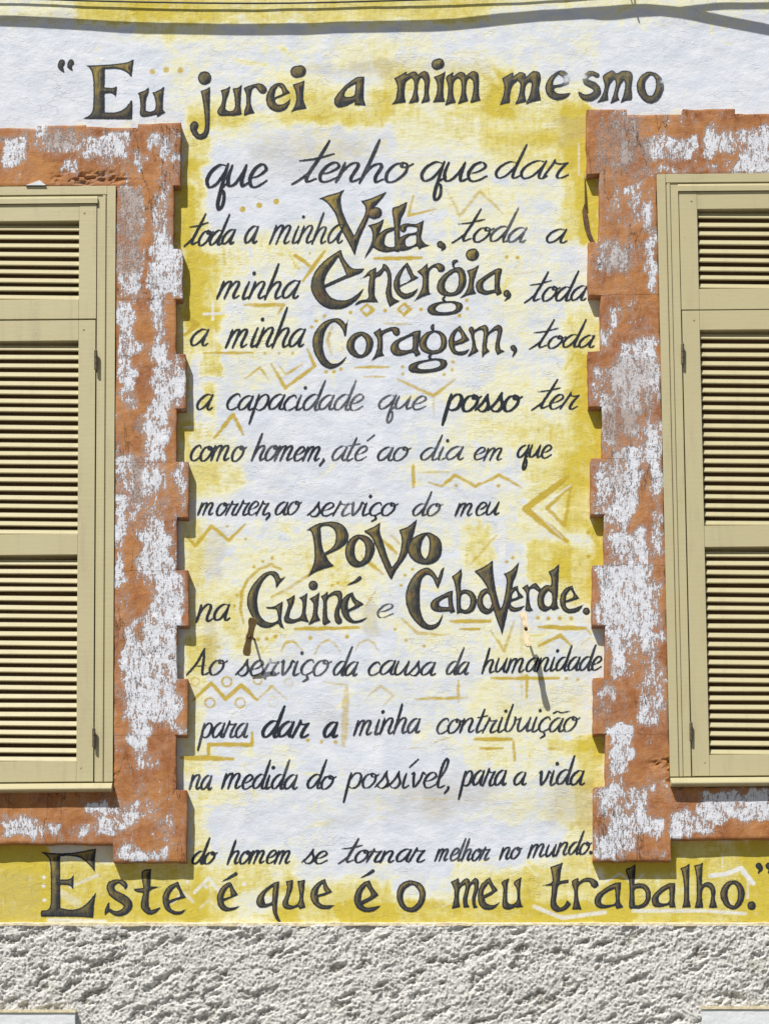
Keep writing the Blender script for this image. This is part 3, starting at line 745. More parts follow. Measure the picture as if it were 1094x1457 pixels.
def surround(name_label, blocks, open_edge, side):
    """blocks: list of (x0,y0,x1,y1); each becomes one raised plaster block"""
    root = empty('window_surround', (0, 0, 0), house)
    root['label'] = name_label
    ex = sorted(set([b[0] for b in blocks] + [b[2] for b in blocks]))
    def inside(x, y, skip=None):
        return any(b[0] < x < b[2] and b[1] < y < b[3] for b in blocks if b is not skip)
    for bi, b in enumerate(blocks):
        x0, y0, x1, y1 = b
        st = 3.0 if (x1 > -40 and x0 < 1134) else 20
        nx = max(2, int(round((x1 - x0) / st))); ny = max(2, int(round((y1 - y0) / st)))
        gx = np.linspace(x0, x1, nx + 1); gy = np.linspace(y0, y1, ny + 1)
        X, Y = np.meshgrid(gx, gy)
        Xs, Ys = X + open_edge(X, Y), Y
        # slightly wavering hand-cut edges
        jx = (fbm(Xs / 22 + 11, Ys / 22 + 5, 3, 141) - .5) * 3.2
        jy = (fbm(Xs / 22 + 31, Ys / 22 + 25, 3, 151) - .5) * 3.2
        Xs = Xs + jx; Ys = Ys + jy
        Dp = SD + (fbm(X / 30 + 3, Y / 30 + 9, 3, 161) - .5) * 1.6 + (fbm(X / 7 + 3, Y / 7 + 9, 2, 165) - .5) * 0.5 + ((bi * 37) % 11 - 5) * 0.03
        # crumbling render over the left window head and at the lower inner corners
        for (ax_, ay_, rx_, ry_) in ((128, 255, 42, 9), (160, 1108, 7, 16), (944, 1103, 12, 18), (930, 1085, 14, 5)):
            mk_ = np.exp(-((X - ax_) / rx_) ** 2 - ((Y - ay_) / ry_) ** 2)
            Dp = Dp - mk_ * (1.0 + 6.5 * sstep(.45, .7, fbm(X / 9 + 5, Y / 3.5 + 7, 3, 171)))
        # worn arrises
        ed = np.full(X.shape, 9.0)
        e = 1.6
        if not inside(x0 - 1, (y0+y1)/2, b): ed = np.minimum(ed, X - x0)
        if not inside(x1 + 1, (y0+y1)/2, b): ed = np.minimum(ed, x1 - X)
        if not inside((x0+x1)/2, y0 - 1, b): ed = np.minimum(ed, Y - y0)
        if not inside((x0+x1)/2, y1 + 1, b): ed = np.minimum(ed, y1 - Y)
        Dp = Dp - sstep(1.4, 0.0, ed) * 0.7
        f = (D - SD) / D
        P = np.stack([(Xs - CX) * f * U, -Dp * U, EYE + (CY - Ys) * f * U], -1).reshape(-1, 3)
        n = (nx + 1) * (ny + 1)
        idx = np.arange(n).reshape(ny + 1, nx + 1)
        q = np.stack([idx[1:, :-1], idx[1:, 1:], idx[:-1, 1:], idx[:-1, :-1]], -1).reshape(-1, 4).tolist()
        V = [tuple(p) for p in P]
        pe = list(samp(F_p, Xs.ravel(), Ys.ravel())); gg = list(samp(F_g, Xs.ravel(), Ys.ravel()))
        # sides all round, down to the wall plane
        def skirt(line, tst):
            back = []
            for i_ in line:
                p = V[i_]; V.append((p[0], 0.004, p[2])); back.append(len(V) - 1)
                pe.append(0.12); gg.append(0.0)
            for a in range(len(line) - 1):
                m = ((X.ravel()[line[a]] + X.ravel()[line[a+1]]) / 2, (Y.ravel()[line[a]] + Y.ravel()[line[a+1]]) / 2)
                if not inside(m[0] + tst[0], m[1] + tst[1], b):
                    q.append((line[a], line[a+1], back[a+1], back[a]))
        skirt(list(idx[0, :]), (0, -1)); skirt(list(idx[-1, ::-1]), (0, 1))
        skirt(list(idx[::-1, 0]), (-1, 0)); skirt(list(idx[:, -1]), (1, 0))
        mesh_obj('quoin_block', V, q, M_SUR, root, False, {'peel': pe, 'grey': gg})
    return root

XL = -376
sheL = lambda X, Y: np.where(X < 200, -(Y - 264) * 0.0052 * np.clip((200 - X) / 35, 0, 1), 0)
LB = [(XL,182,50,264),(50,178,123,264),(123,181,196,264),(196,175,257,264),
      (166,264,247,354),(166,354,259.5,425),(166,425,251,504),(166,504,265,581),(166,581,251,657),(166,657,268.5,736),
      (166,736,252,812),(166,812,268.5,890),(166,890,252,966),(166,966,267,1046),(166,1046,250.5,1124),(166,1124,266,1226),
      (XL,1124,166,1200),(-376,264,-276,1124)]
surround('orange plaster surround of the left window, large white flakes down its jamb', LB, sheL, 0)
sheR = lambda X, Y: np.where(X > 880, (Y - 247) * 0.0222 * np.clip((X - 880) / 53, 0, 1), 0)
RB = [(834.8,155,892,247),(892,163,973,247),(973,155,1047,247),(1047,162,1483,247),
      (852.5,247,933,345),(836,345,933,419),(853.8,419,933,500),(836.5,500,933,579),(856,579,933,652),(840,652,933,732),
      (858.7,732,933,804),(842,804,933,890),(861,890,933,965),(843.5,965,933,1044),(861,1044,933,1120),(843.5,1120,933,1224),
      (933,1120,1483,1193),(1383,247,1483,1120)]
surround('orange plaster surround of the right window, greyed jamb with a white scar near the foot', RB, sheR, 1)

# ------------------------------------------------------------------ louvred windows
def louvre_mesh(w):
    """one slat, w px wide: sloping board, front edge low and outward"""
    bm = bmesh.new()
    prof = [(12.6, 10.6), (11.3, 11.3), (7.2, 3.5), (7.3, 2.5), (8.5, 2.4), (12.8, 9.8)]  # (depth, down)
    rings = []
    for x in (0, w):
        rings.append([bm.verts.new((x * U, -p[0] * U, -p[1] * U)) for p in prof])
    n = len(prof)
    for k in range(n):
        bm.faces.new((rings[0][k], rings[0][(k+1) % n], rings[1][(k+1) % n], rings[1][k]))
    bm.faces.new(rings[0][::-1]); bm.faces.new(rings[1])
    bmesh.ops.recalc_face_normals(bm, faces=bm.faces)
    me = bpy.data.meshes.new('slat')
    bm.to_mesh(me); bm.free()
    me.materials.append(M_CREAM)
    return me

def hinge(parent, x, y0, y1):
    bm = bmesh.new()
    def P(a, b, d): return Vector(W(a, b, d))
    for (a, b) in ((y0, y0 + (y1-y0)*.36), (y0 + (y1-y0)*.39, y0 + (y1-y0)*.68), (y0 + (y1-y0)*.71, y1)):
        tube_bm(bm, [P(x, a, 22.0), P(x, b, 22.0)], 2.3 * U, 10)
    tube_bm(bm, [P(x, y0 - 3, 22.0), P(x, y0 - .2, 22.0)], [0.7*U, 1.4*U], 8)
    hexa(bm, [P(x-1.2, y0+2, 16.5), P(x+1.2, y0+2, 16.5), P(x+1.2, y1-2, 16.5), P(x-1.2, y1-2, 16.5), P(x-.8, y0+2, 20), P(x+.8, y0+2, 20), P(x+.8, y1-2, 20), P(x-.8, y1-2, 20)])
    bm_obj('hinge', bm, M_HINGE, parent)

def build_window(side, mk, lab):
    """mk maps local (u from jamb inwards positive away from the pier, y) to photo px"""
    sgn = -1 if side == 'L' else 1
    kz = -0.0085
    if side == 'L':
        J = 165.5; ytop = 264.5; skew = -0.0052
    else:
        J = 933.5; ytop = 247.5; skew = 0.0222
    def sh(x, y):      # x = distance from jamb, y in px of the photo at the jamb line
        X = J + sgn * x + (y - ytop) * skew
        return (X, y + kz * (X - (139 if side == 'L' else 966)))
    def B(bm, a0, y0, a1, y1, d0, d1):
        xa, xb = (a0, a1) if sgn > 0 else (a1, a0)
        return pbox(bm, xa, y0, xb, y1, d0, d1, sh)
    yb = 1112.5 if side == 'L' else 1105.0      # top of sill
    R_ = lambda y: y - (0 if side == 'L' else 16.8)   # right window sits a little higher
    # distances from the jamb
    f1, f2, f3, st = 12.5, 14.5, 27.0 if side == 'L' else 31.0, 52.0 if side == 'L' else 56.5
    FAR = 441 if side == 'L' else 449
    fr = empty('window_frame', (0, 0, 0), house)
    fr['label'] = 'cream painted wooden frame of the %s window' % ('left' if side == 'L' else 'right')
    def add(name, parent, *boxes, bev=0.0012, mat=M_CREAM):
        bm = bmesh.new()
        for b in boxes: B(bm, *b)
        return bm_obj(name, bm, mat, parent, bevel=bev, seg=1)
    add('jamb_casing', fr, (0.3, ytop, f1, yb - .3, -8, 18.0))
    add('jamb_bead', fr, (f2, ytop + 13, f2 + 4, yb - .3, -8, 17.6))
    add('jamb_post', fr, (f1 + .1, ytop + 0.2, f3 - .8, yb - .4, -9, 15.6))
    h1 = ytop + 12.0
    add('head_casing', fr, (f1 + .3, ytop, FAR, h1, -8, 17.2))
    # moulded drip on the head, its upper face turned to the sun
    bm = bmesh.new()
    P8 = []
    for (dd, yy) in ((14.0, h1 + 1.0), (19.2, h1 + 5.0), (19.2, h1 + 12.5), (14.0, h1 + 12.5)):
        for a in ((f3 - 1, FAR) if sgn > 0 else (FAR, f3 - 1)):
            x_, y_ = sh(a, yy); P8.append((W(x_, y_, dd)))
    v = [bm.verts.new(p) for p in P8]
    for fc in ((0,1,3,2),(2,3,5,4),(4,5,7,6),(6,7,1,0),(0,2,4,6),(1,7,5,3)): bm.faces.new([v[i] for i in fc])
    bm_obj('head_drip', bm, M_CREAM, fr)
    # back of the opening: added board, its brown stands in for louvre shade
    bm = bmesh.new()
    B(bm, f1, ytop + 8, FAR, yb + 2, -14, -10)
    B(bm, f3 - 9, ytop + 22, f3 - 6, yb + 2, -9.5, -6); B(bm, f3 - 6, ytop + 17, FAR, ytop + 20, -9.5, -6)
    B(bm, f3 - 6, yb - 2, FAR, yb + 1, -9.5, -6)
    bm_obj('gap_shade_board', bm, M_DARK, fr)
    # sill
    sl = empty('window_sill', (0, 0, 0), house)
    sl['label'] = 'rounded cream sill board under the %s window' % ('left' if side == 'L' else 'right')
    bm = bmesh.new()
    prof = [(-6, 0.2), (19, 0.2), (23, 1.6), (28.5, 6.5), (31, 9.6), (31, 11.2), (29.5, 12.8), (-6, 12.8)]
    rr = []
    for a in ((1.0, FAR) if sgn > 0 else (FAR, 1.0)):
        ring_ = []
        for (dd, q) in prof:
            x_, y_ = sh(a, yb + q + 0.2); w = W(x_, y_, 24)
            ring_.append(bm.verts.new((w[0], -dd * U, w[2])))
        rr.append(ring_)
    n = len(prof)
    for k in range(n): bm.faces.new((rr[0][k], rr[0][(k+1) % n], rr[1][(k+1) % n], rr[1][k]))
    bm.faces.new(rr[0][::-1]); bm.faces.new(rr[1])
    bm_obj('sill_board', bm, M_CREAM, sl)
    # louvred leaves: fixed top panel and the long hinged one
    W1 = 132.0       # clear width of the louvres
    mid = f3 + 0.6
    def leaf(name, label, y0, y1, opens, gx):
        lf = empty(name, (0, 0, 0), house); lf['label'] = label
        add('stile', lf, (gx, y0, st, y1, -4, 17.0))
        add('stile', lf, (st + W1, y0, st + W1 + 24, y1, -4, 17.0))
        yc = y0
        for i, (oa, ob) in enumerate(opens + [(y1, None)]):
            add('rail', lf, (st + .25, yc, st + W1 - .25, oa, -4, 16.7))
            yc = ob
        me = louvre_mesh(W1 - 0.4)
        r = random.Random(3)
        for (oa, ob), cnt in zip(opens, [o[2] for o in cnts[name]]):
            pit = (ob - oa - 1.5) / cnt
            for k in range(cnt):
                yy = oa + 1.5 + pit * k + (pit - 10.5) - 1.2
                a = st + 0.2 if sgn > 0 else st + W1 - 0.2
                x_, y_ = sh(a, yy)
                w = W(x_, y_ + r.uniform(-.45, .45), 12)
                o = bpy.data.objects.new('slat', me)
                o.location = (w[0], 0, w[2])
                o.rotation_euler = (r.uniform(-.018, .018), -kz * 1.0 + r.uniform(-.0045, .0045), 0)
                link(o, lf)
        return lf
    cnts = {}
    if side == 'L':
        t0 = [(313.5, 425.5)]; b0 = [(484, 759.5), (788.5, 1082.5)]
        y_t = (289.7, 453.0); y_b = (455.4, yb - 0.8)
        hg = [(499, 526), (1037, 1063)]
    else:
        t0 = [(297.5, 411.5)]; b0 = [(469.5, 748.5), (778.5, 1074.5)]
        y_t = (272.7, 440.5); y_b = (442.2, yb - 0.8)
        hg = [(490, 518), (1029, 1054)]
    cnts['louvre_panel'] = [(0, 0, 9)]
    cnts['shutter_leaf'] = [(0, 0, 22), (0, 0, 23)]
    wd = 'left' if side == 'L' else 'right'
    tp = leaf('louvre_panel', 'short upper louvred panel of the %s window' % wd, y_t[0], y_t[1], t0, mid - .2)
    lf = leaf('shutter_leaf', 'long lower louvred shutter of the %s window' % wd, y_b[0], y_b[1], b0, mid + .5)
    for (a, b) in hg:
        x_, y_ = sh(mid - 0.2, (a + b) / 2)
        hinge(lf, x_, a, b)
    # small screws and filled nail holes
    for (a, b) in ((mid + 17, y_b[0] + 14), (mid + 17, y_t[0] + 14), (mid + 18, yb - 20)):
        x_, y_ = sh(a, b)
        bm = bmesh.new()
        tube_bm(bm, [W(x_, y_, 16.9), W(x_, y_, 17.5)], 1.5 * U, 8)
        bm_obj('screw', bm, M_CREAM, lf)
    # the second half of the window, outside the picture
    bm = bmesh.new()
    a0 = st + W1 + 25
    B(bm, a0, ytop + 26, a0 + 24, yb - 1, -4, 17); B(bm, a0 + 24 + W1, ytop + 26, a0 + 48 + W1, yb - 1, -4, 17)
    B(bm, a0 + 24.2, ytop + 26, a0 + 23.8 + W1, ytop + 49, -4, 16.6); B(bm, a0 + 24.2, 424, a0 + 23.8 + W1, 482, -4, 16.6)
    B(bm, a0 + 24.2, 752, a0 + 23.8 + W1, 785, -4, 16.6); B(bm, a0 + 24.2, 1078, a0 + 23.8 + W1, yb - 1, -4, 16.6)
    y_ = ytop + 52
    while y_ < 1070:
        B(bm, a0 + 24.2, y_, a0 + 23.8 + W1, y_ + 7.6, 7, 10); y_ += 12.7
    B(bm, a0 + 49 + W1, ytop + 14, FAR - 1, yb - 1, -8, 15)
    so_ = bm_obj('far_leaf', bm, M_CREAM, house); so_['kind'] = 'stuff'

build_window('L', None, '')
build_window('R', None, '')

# loose flake of white render lodged over the left window head
bm = bmesh.new()
tri = [(37, 263.5), (57, 256.3), (66, 263.5)]
fr_ = [bm.verts.new(W(a, b, 20)) for a, b in tri]; bk_ = [bm.verts.new(W(a, b, 15)) for a, b in tri]
bm.faces.new(fr_); bm.faces.new(bk_[::-1])
for i in range(3): bm.faces.new((fr_[i], bk_[i], bk_[(i+1) % 3], fr_[(i+1) % 3]))
fo = bm_obj('loose_flake', bm, M_WHITE, house)
fo['label'] = 'small white triangular flake of render on top of the left window head'

# ------------------------------------------------------------------ lettering, brushed on the plaster
lettering_order = [0]

def smooth_poly(pts, sharp=100):
    """Catmull-Rom through a closed outline, keeping the sharp corners"""
    P = [np.array(p, float) for p in pts]; n = len(P)
    cor = []
    for i in range(n):
        a = P[i-1] - P[i]; b = P[(i+1) % n] - P[i]
        c = np.dot(a, b) / (np.linalg.norm(a) * np.linalg.norm(b) + 1e-9)
        if math.degrees(math.acos(max(-1, min(1, c)))) < sharp: cor.append(i)
    if not cor:
        Q = [P[-1]] + P + [P[0], P[1]]
        out = []
        for i in range(1, n + 1):
            for k in range(4):
                t = k / 4
                out.append(0.5*((2*Q[i])+(-Q[i-1]+Q[i+1])*t+(2*Q[i-1]-5*Q[i]+4*Q[i+1]-Q[i+2])*t*t+(-Q[i-1]+3*Q[i]-3*Q[i+1]+Q[i+2])*t**3))
        return out
    out = []
    for j, c0 in enumerate(cor):
        c1 = cor[(j+1) % len(cor)]
        seq = [c0]; i = c0
        while True:
            i = (i + 1) % n; seq.append(i)
            if i == c1: break
        pp = [P[i] for i in seq]
        if len(pp) == 2: out.append(pp[0])
        else: out += catmull(pp, 4)[:-1]
    return out

def poly_sdf(X, Y, contours):
    inside = np.zeros(X.shape, bool); dist = np.full(X.shape, 1e9)
    for C in contours:
        n = len(C)
        for i in range(n):
            ax, ay = C[i]; bx, by = C[(i+1) % n]
            L2 = (bx-ax)**2 + (by-ay)**2 + 1e-12
            t = np.clip(((X-ax)*(bx-ax) + (Y-ay)*(by-ay)) / L2, 0, 1)
            dist = np.minimum(dist, np.hypot(X-ax-t*(bx-ax), Y-ay-t*(by-ay)))
            if ay != by:
                cr = ((ay > Y) != (by > Y)) & (X < (bx-ax) * (Y-ay) / (by-ay) + ax)
                inside ^= cr
    return np.where(inside, dist, -dist)

def stroke_sdf(X, Y, pts):
    F = np.full(X.shape, -1e9)
    if len(pts) == 1: pts = [pts[0], (pts[0][0] + .01, pts[0][1], pts[0][2])]
    for a, b in zip(pts[:-1], pts[1:]):
        L2 = (b[0]-a[0])**2 + (b[1]-a[1])**2 + 1e-9
        t = np.clip(((X-a[0])*(b[0]-a[0]) + (Y-a[1])*(b[1]-a[1])) / L2, 0, 1)
        F = np.maximum(F, (a[2] + (b[2]-a[2])*t) / 2 - np.hypot(X-a[0]-t*(b[0]-a[0]), Y-a[1]-t*(b[1]-a[1])))
    return F

def ink_word(label, strokes=(), polys=(), ink=1.0, gold=0.0, pitch=1.0, inkfn=None, goldfn=None):
    """strokes: lists of (x,y,width) ; polys: lists of contours - all in photo px"""
    allp = [(p[0], p[1], p[2] / 2) for s in strokes for p in s] + [(p[0], p[1], 0) for q in polys for c in q for p in c]
    x0 = min(p[0] - p[2] for p in allp) - 3; x1 = max(p[0] + p[2] for p in allp) + 3
    y0 = min(p[1] - p[2] for p in allp) - 3; y1 = max(p[1] + p[2] for p in allp) + 3
    xs = np.arange(x0, x1 + pitch, pitch); ys = np.arange(y0, y1 + pitch, pitch)
    X, Y = np.meshgrid(xs, ys)
    F = np.full(X.shape, -9.0)
    def local(bx0, by0, bx1, by1):
        j0 = max(0, int((bx0 - 4 - x0) / pitch)); j1 = min(len(xs), int((bx1 + 4 - x0) / pitch) + 2)
        i0 = max(0, int((by0 - 4 - y0) / pitch)); i1 = min(len(ys), int((by1 + 4 - y0) / pitch) + 2)
        return slice(i0, i1), slice(j0, j1)
    for s in strokes:
        m = max(p[2] for p in s) / 2
        sl = local(min(p[0] for p in s) - m, min(p[1] for p in s) - m, max(p[0] for p in s) + m, max(p[1] for p in s) + m)
        F[sl] = np.maximum(F[sl], stroke_sdf(X[sl], Y[sl], s))
    for q in polys:
        pp = [p for c in q for p in c]
        sl = local(min(p[0] for p in pp), min(p[1] for p in pp), max(p[0] for p in pp), max(p[1] for p in pp))
        F[sl] = np.maximum(F[sl], poly_sdf(X[sl], Y[sl], q))
    gy, gx = np.gradient(np.clip(F, -2, 6), pitch)
    sdv = np.clip(gx * 0.85 + gy * 0.45, -1, 1)
    for _ in range(2):
        sdv = (sdv + np.roll(sdv, 1, 0) + np.roll(sdv, -1, 0) + np.roll(sdv, 1, 1) + np.roll(sdv, -1, 1)) / 5
    keepn = F > -1.9
    q = keepn[:-1, :-1] | keepn[1:, :-1] | keepn[:-1, 1:] | keepn[1:, 1:]
    ny, nx = X.shape
    idx = np.arange(nx * ny).reshape(ny, nx)
    fc = np.stack([idx[1:, :-1], idx[1:, 1:], idx[:-1, 1:], idx[:-1, :-1]], -1)[q]
    used = np.zeros(nx * ny, bool); used[fc.ravel()] = True
    rm = np.cumsum(used) - 1
    dz = relief(X, Y) + 0.55
    lettering_order[0] += 1
    V = np.stack([(X - CX) * U, -(dz + 0.02 * (lettering_order[0] % 7)) * U, EYE + (CY - Y) * U], -1).reshape(-1, 3)[used]
    vv = (Y - y0) / (y1 - y0)
    I = ink * np.ones(X.shape) if inkfn is None else inkfn(X, Y)
    I = I + (fbm(X / 13 + 300, Y / 13 + 300, 3, 300) - .5) * (.55 if not polys else .2) - .02
    G = np.clip(gold * (1.18 - 0.85 * vv), 0, 1) if goldfn is None else goldfn(X, Y)
    o = mesh_obj('painted_word', V, rm[fc], M_INK, wall, True,
                 {'d': F.ravel()[used], 'ink': I.ravel()[used], 'gold': (G * np.ones(X.shape)).ravel()[used], 'side': sdv.ravel()[used]})
    o['label'] = label
    return o

def parse(txt, ox, oy, s, closed=True):
    t = [float(v) for v in txt.replace(' ', ',').replace('|', ',').split(',') if v != '']
    return t

def pts2(txt, ox, oy, s):
    out = []
    for tok in txt.split():
        a = tok.split(',')
        out.append((ox + float(a[0]) / s, oy + float(a[1]) / s))
    return out
def pts3(txt, ox, oy, s):
    out = []
    for tok in txt.split():
        a = tok.split(',')
        out.append((ox + float(a[0]) / s, oy + float(a[1]) / s, float(a[2]) / s))
    return out

def big(label, ox, oy, s, items, **k):
    """items: 'P outer ; hole' outlines or 'S x,y,w ...' strokes, read off an enlarged crop (ox,oy,scale)"""
    st, po = [], []
    for it in items:
        kind, rest = it[0], it[1:].strip()
        if kind == 'P':
            po.append([smooth_poly(pts2(c, ox, oy, s)) for c in rest.split(';')])
        else:
            q = pts3(rest, ox, oy, s)
            st.append([tuple(p) for p in catmull(q, 5)] if len(q) > 2 else q)
    return ink_word(label, st, po, **k)

A_ = (70, 70, 5.47)
big('opening double quotation mark', *A_, ["S 102,108,50 92,140,40 116,178,12", "S 174,106,46 162,135,36 182,166,10"], gold=.3)
big('large ornate word Eu', *A_, ["P 292,130 400,126 500,118 600,104 660,78 652,140 642,222 618,190 580,165 520,152 436,155 434,300 500,303 530,290 522,375 500,350 470,342 434,345 434,495 520,492 580,470 620,430 640,396 650,420 648,546 260,542 310,520 335,490 345,440 348,300 340,200 318,150",
  "P 690,343 740,325 778,298 775,340 755,400 752,480 790,488 825,470 830,420 820,370 805,340 860,318 897,290 888,400 888,470 910,492 870,510 845,530 835,508 790,520 740,528 708,510 712,440 705,370"], gold=.95)
big('ornate word jurei', 260, 80, 5.47, ["S 172,169,104", "P 140,270 180,258 215,238 213,400 211,520 205,590 180,635 140,648 100,635 65,585 57,540 80,510 110,510 124,540 112,575 135,606 160,595 172,560 174,500 165,400 150,310",
  "P 295,268 340,252 372,232 360,290 340,350 335,410 370,430 400,415 408,380 402,310 390,252 430,245 462,222 455,300 452,400 462,450 440,458 405,462 350,464 290,462 270,435 285,400 302,370 308,310",
  "P 475,250 510,232 545,222 600,210 640,232 656,262 640,288 610,288 590,270 570,245 548,250 535,290 530,360 545,410 562,442 520,450 475,466 480,430 495,380 495,320 488,280",
  "P 760,208 790,222 815,260 838,285 800,300 718,335 725,360 745,378 780,375 815,355 840,328 830,370 800,415 740,433 690,415 658,380 650,320 670,265 710,220 ; 745,228 722,270 715,322 780,292 768,255",
  "S 885,122,92 915,116,92", "P 855,222 910,205 948,190 942,260 940,340 965,408 900,418 842,436 870,390 885,330 875,270"], gold=.7)
C_ = (460, 70, 4.558)
big('ornate word a in the top line', *C_, ["P 265,180 262,260 262,320 275,366 200,362 205,340 150,368 95,378 70,350 80,310 130,250 190,200 225,182 ; 210,225 165,250 140,280 138,305 160,312 200,300"], gold=.8, ink=.9)
big('ornate word mim', *C_, ["P 458,190 500,168 540,142 538,165 580,145 605,150 612,165 650,142 680,155 690,200 682,280 690,330 665,342 632,352 650,310 655,250 650,200 632,182 615,220 612,280 618,335 590,345 550,355 575,310 588,250 585,205 570,185 535,215 525,290 535,345 490,350 442,360 470,320 478,250 470,210",
  "S 734,98,68 750,92,68", "P 714,180 760,162 790,142 780,220 778,300 790,338 750,340 708,346 730,300 738,240 728,200",
  "P 795,180 820,160 842,145 840,175 880,148 912,152 925,170 965,142 1000,155 1008,200 1008,290 1020,330 985,340 950,350 965,300 972,240 965,200 945,185 930,210 925,280 938,335 905,345 872,356 890,300 895,240 888,200 870,185 845,215 842,290 858,345 825,352 788,364 803,310 808,250 800,210"], gold=.8, ink=.9)
def mesmo_ink(X, Y):
    f = np.full(X.shape, .82)
    f -= .85 * np.exp(-((X-828)**2/140 + (Y-108)**2/90)); f -= .75 * np.exp(-((X-806)**2/80 + (Y-112)**2/120)); f -= .55 * np.exp(-((X-941)**2/40 + (Y-115)**2/100))
    f -= .18 * np.exp(-((X-885)**2/500 + (Y-105)**2/60))
    return f
big('ornate word mesmo, its s half worn away', 700, 70, 4.208, ["P 58,175 95,155 125,138 125,165 165,138 198,150 200,170 240,135 280,140 290,175 280,240 292,305 245,315 200,330 225,270 235,215 232,195 205,210 195,260 205,315 170,322 135,332 155,290 165,240 165,205 150,190 120,220 105,280 105,318 75,325 45,335 62,290 72,240 68,205",
  "P 405,130 445,140 465,180 455,205 420,222 370,232 375,255 410,268 470,262 440,292 390,305 345,290 318,250 325,200 360,155 ; 395,150 370,180 362,218 420,205 425,175",
  "S 628,158,26 595,145,28 562,160,34 562,195,36 612,222,42 628,258,44 592,288,44 548,288,34 520,262,14",
  "P 660,165 690,140 720,128 745,145 780,130 825,135 840,165 832,230 835,300 800,308 765,325 785,270 795,210 785,185 765,220 752,270 760,305 705,328 725,270 738,210 730,180 705,210 692,260 695,305 625,322 655,280 672,220",
  "P 945,136 1000,160 1026,215 1015,270 985,312 940,325 895,300 865,245 870,190 900,150 ; 945,158 918,190 915,235 930,275 955,278 975,240 978,195 965,165"], gold=.75, inkfn=mesmo_ink)
E_ = (440, 260, 5.47)
big('largest ornate word Vida with a comma', *E_, ["P 70,126 150,98 230,75 280,48 258,80 245,130 255,210 290,300 350,410 380,350 430,250 437,200 425,170 400,142 460,130 530,102 605,68 560,130 500,200 470,260 430,350 390,440 352,570 340,540 290,440 240,350 200,240 150,170 110,135",
  "S 500,238,88 522,234,88", "P 455,332 520,315 580,285 565,340 540,400 500,500 430,590 450,540 480,480 492,420 482,360",
  "P 660,345 600,358 540,400 505,450 495,495 540,528 602,542 665,530 700,520 700,470 660,500 620,500 590,485 585,450 605,395 655,372",
  "P 645,205 700,180 762,148 745,220 715,280 705,350 705,430 700,540 665,535 662,420 655,300",
  "P 715,330 760,318 830,322 890,295 880,360 870,430 900,475 940,488 880,505 855,522 835,495 760,525 700,530 670,500 670,460 700,430 760,400 830,385 838,350 800,342 760,345 755,370 735,385 708,372 ; 830,405 780,415 748,445 752,490 790,495 830,470",
  "S 1018,482,54 1044,500,38 1028,530,6"], gold=.95)
big('large ornate word Energia with its round E', 430, 350, 6.84, ["P 375,35 400,110 440,170 490,215 540,222 605,218 570,260 500,290 420,320 222,408 240,450 290,505 370,530 450,520 520,480 600,410 560,490 500,550 420,600 330,615 230,600 150,540 95,450 85,370 110,280 170,190 260,110 ; 352,105 300,180 240,270 218,340 218,378 430,280 400,210",
  "P 525,325 590,305 650,245 722,205 715,265 770,220 785,172 830,195 865,270 868,370 870,450 890,510 955,538 900,560 850,595 825,530 812,450 830,350 825,270 800,235 760,290 712,315 705,420 708,490 740,548 600,548 505,582 550,535 640,510 640,420 655,310 650,285 600,310",
  "P 1022,158 1059,226 1086,280 1131,308 1076,337 1023,364 959,396 949,407 965,444 1013,465 1076,444 1130,410 1087,481 1023,513 981,513 922,471 887,391 902,312 952,232 ; 1004,205 955,300 950,385 1050,330 1029,262"], gold=.75)
G_ = (570, 340, 6.435)
big('rgia, second half of the ornate word Energia, with a comma', *G_, ["P 150,300 200,265 243,222 248,270 300,235 350,222 395,245 405,275 385,300 345,300 330,270 300,262 262,300 255,400 262,490 290,500 200,530 122,572 165,510 195,440 200,360 180,325",
  "S 512,203,24 488,212,32 478,240,22 490,266,10", "P 540,258 580,290 600,360 590,430 540,500 460,525 380,515 335,470 335,410 380,340 440,295 490,270 ; 500,305 440,345 408,400 405,450 430,485 480,490 515,455 530,390 525,330",
  "S 404,528,12 386,553,22 412,577,18", "P 430,570 520,575 565,605 555,650 500,685 400,700 290,695 245,660 260,615 330,582 ; 410,585 350,600 318,635 340,665 420,672 490,655 505,620 480,590",
  "S 650,148,108 662,143,108", "P 605,292 660,272 715,240 690,320 668,400 672,470 692,500 620,515 538,545 590,490 620,420 622,340",
  "P 885,272 928,278 912,350 905,430 925,495 880,518 860,495 780,512 710,490 685,440 700,390 760,345 820,305 ; 858,322 800,360 755,405 760,460 800,475 858,465",
  "S 970,502,66 990,525,34 945,572,4"], gold=.9)
H_ = (430, 440, 6.435)
big('Co, start of the large ornate word Coragem', *H_, ["P 310,82 360,95 400,140 418,90 410,160 400,240 385,245 370,190 335,140 290,115 240,150 205,220 190,310 200,400 235,470 290,500 350,480 410,425 370,490 310,530 250,545 180,510 125,430 95,340 105,240 160,150 230,100",
  "P 540,205 600,225 645,275 650,330 620,400 560,440 490,440 430,400 405,340 420,280 470,225 ; 540,238 490,280 478,340 500,390 535,418 570,390 585,320 570,270",
  "P 650,215 690,190 715,168 722,200 790,170 850,162 885,180 892,225 860,245 830,220 820,195 740,230 738,320 735,390 752,425 690,440 628,478 665,420 685,350 685,270"], gold=.75)
I_ = (580, 450, 6.435)
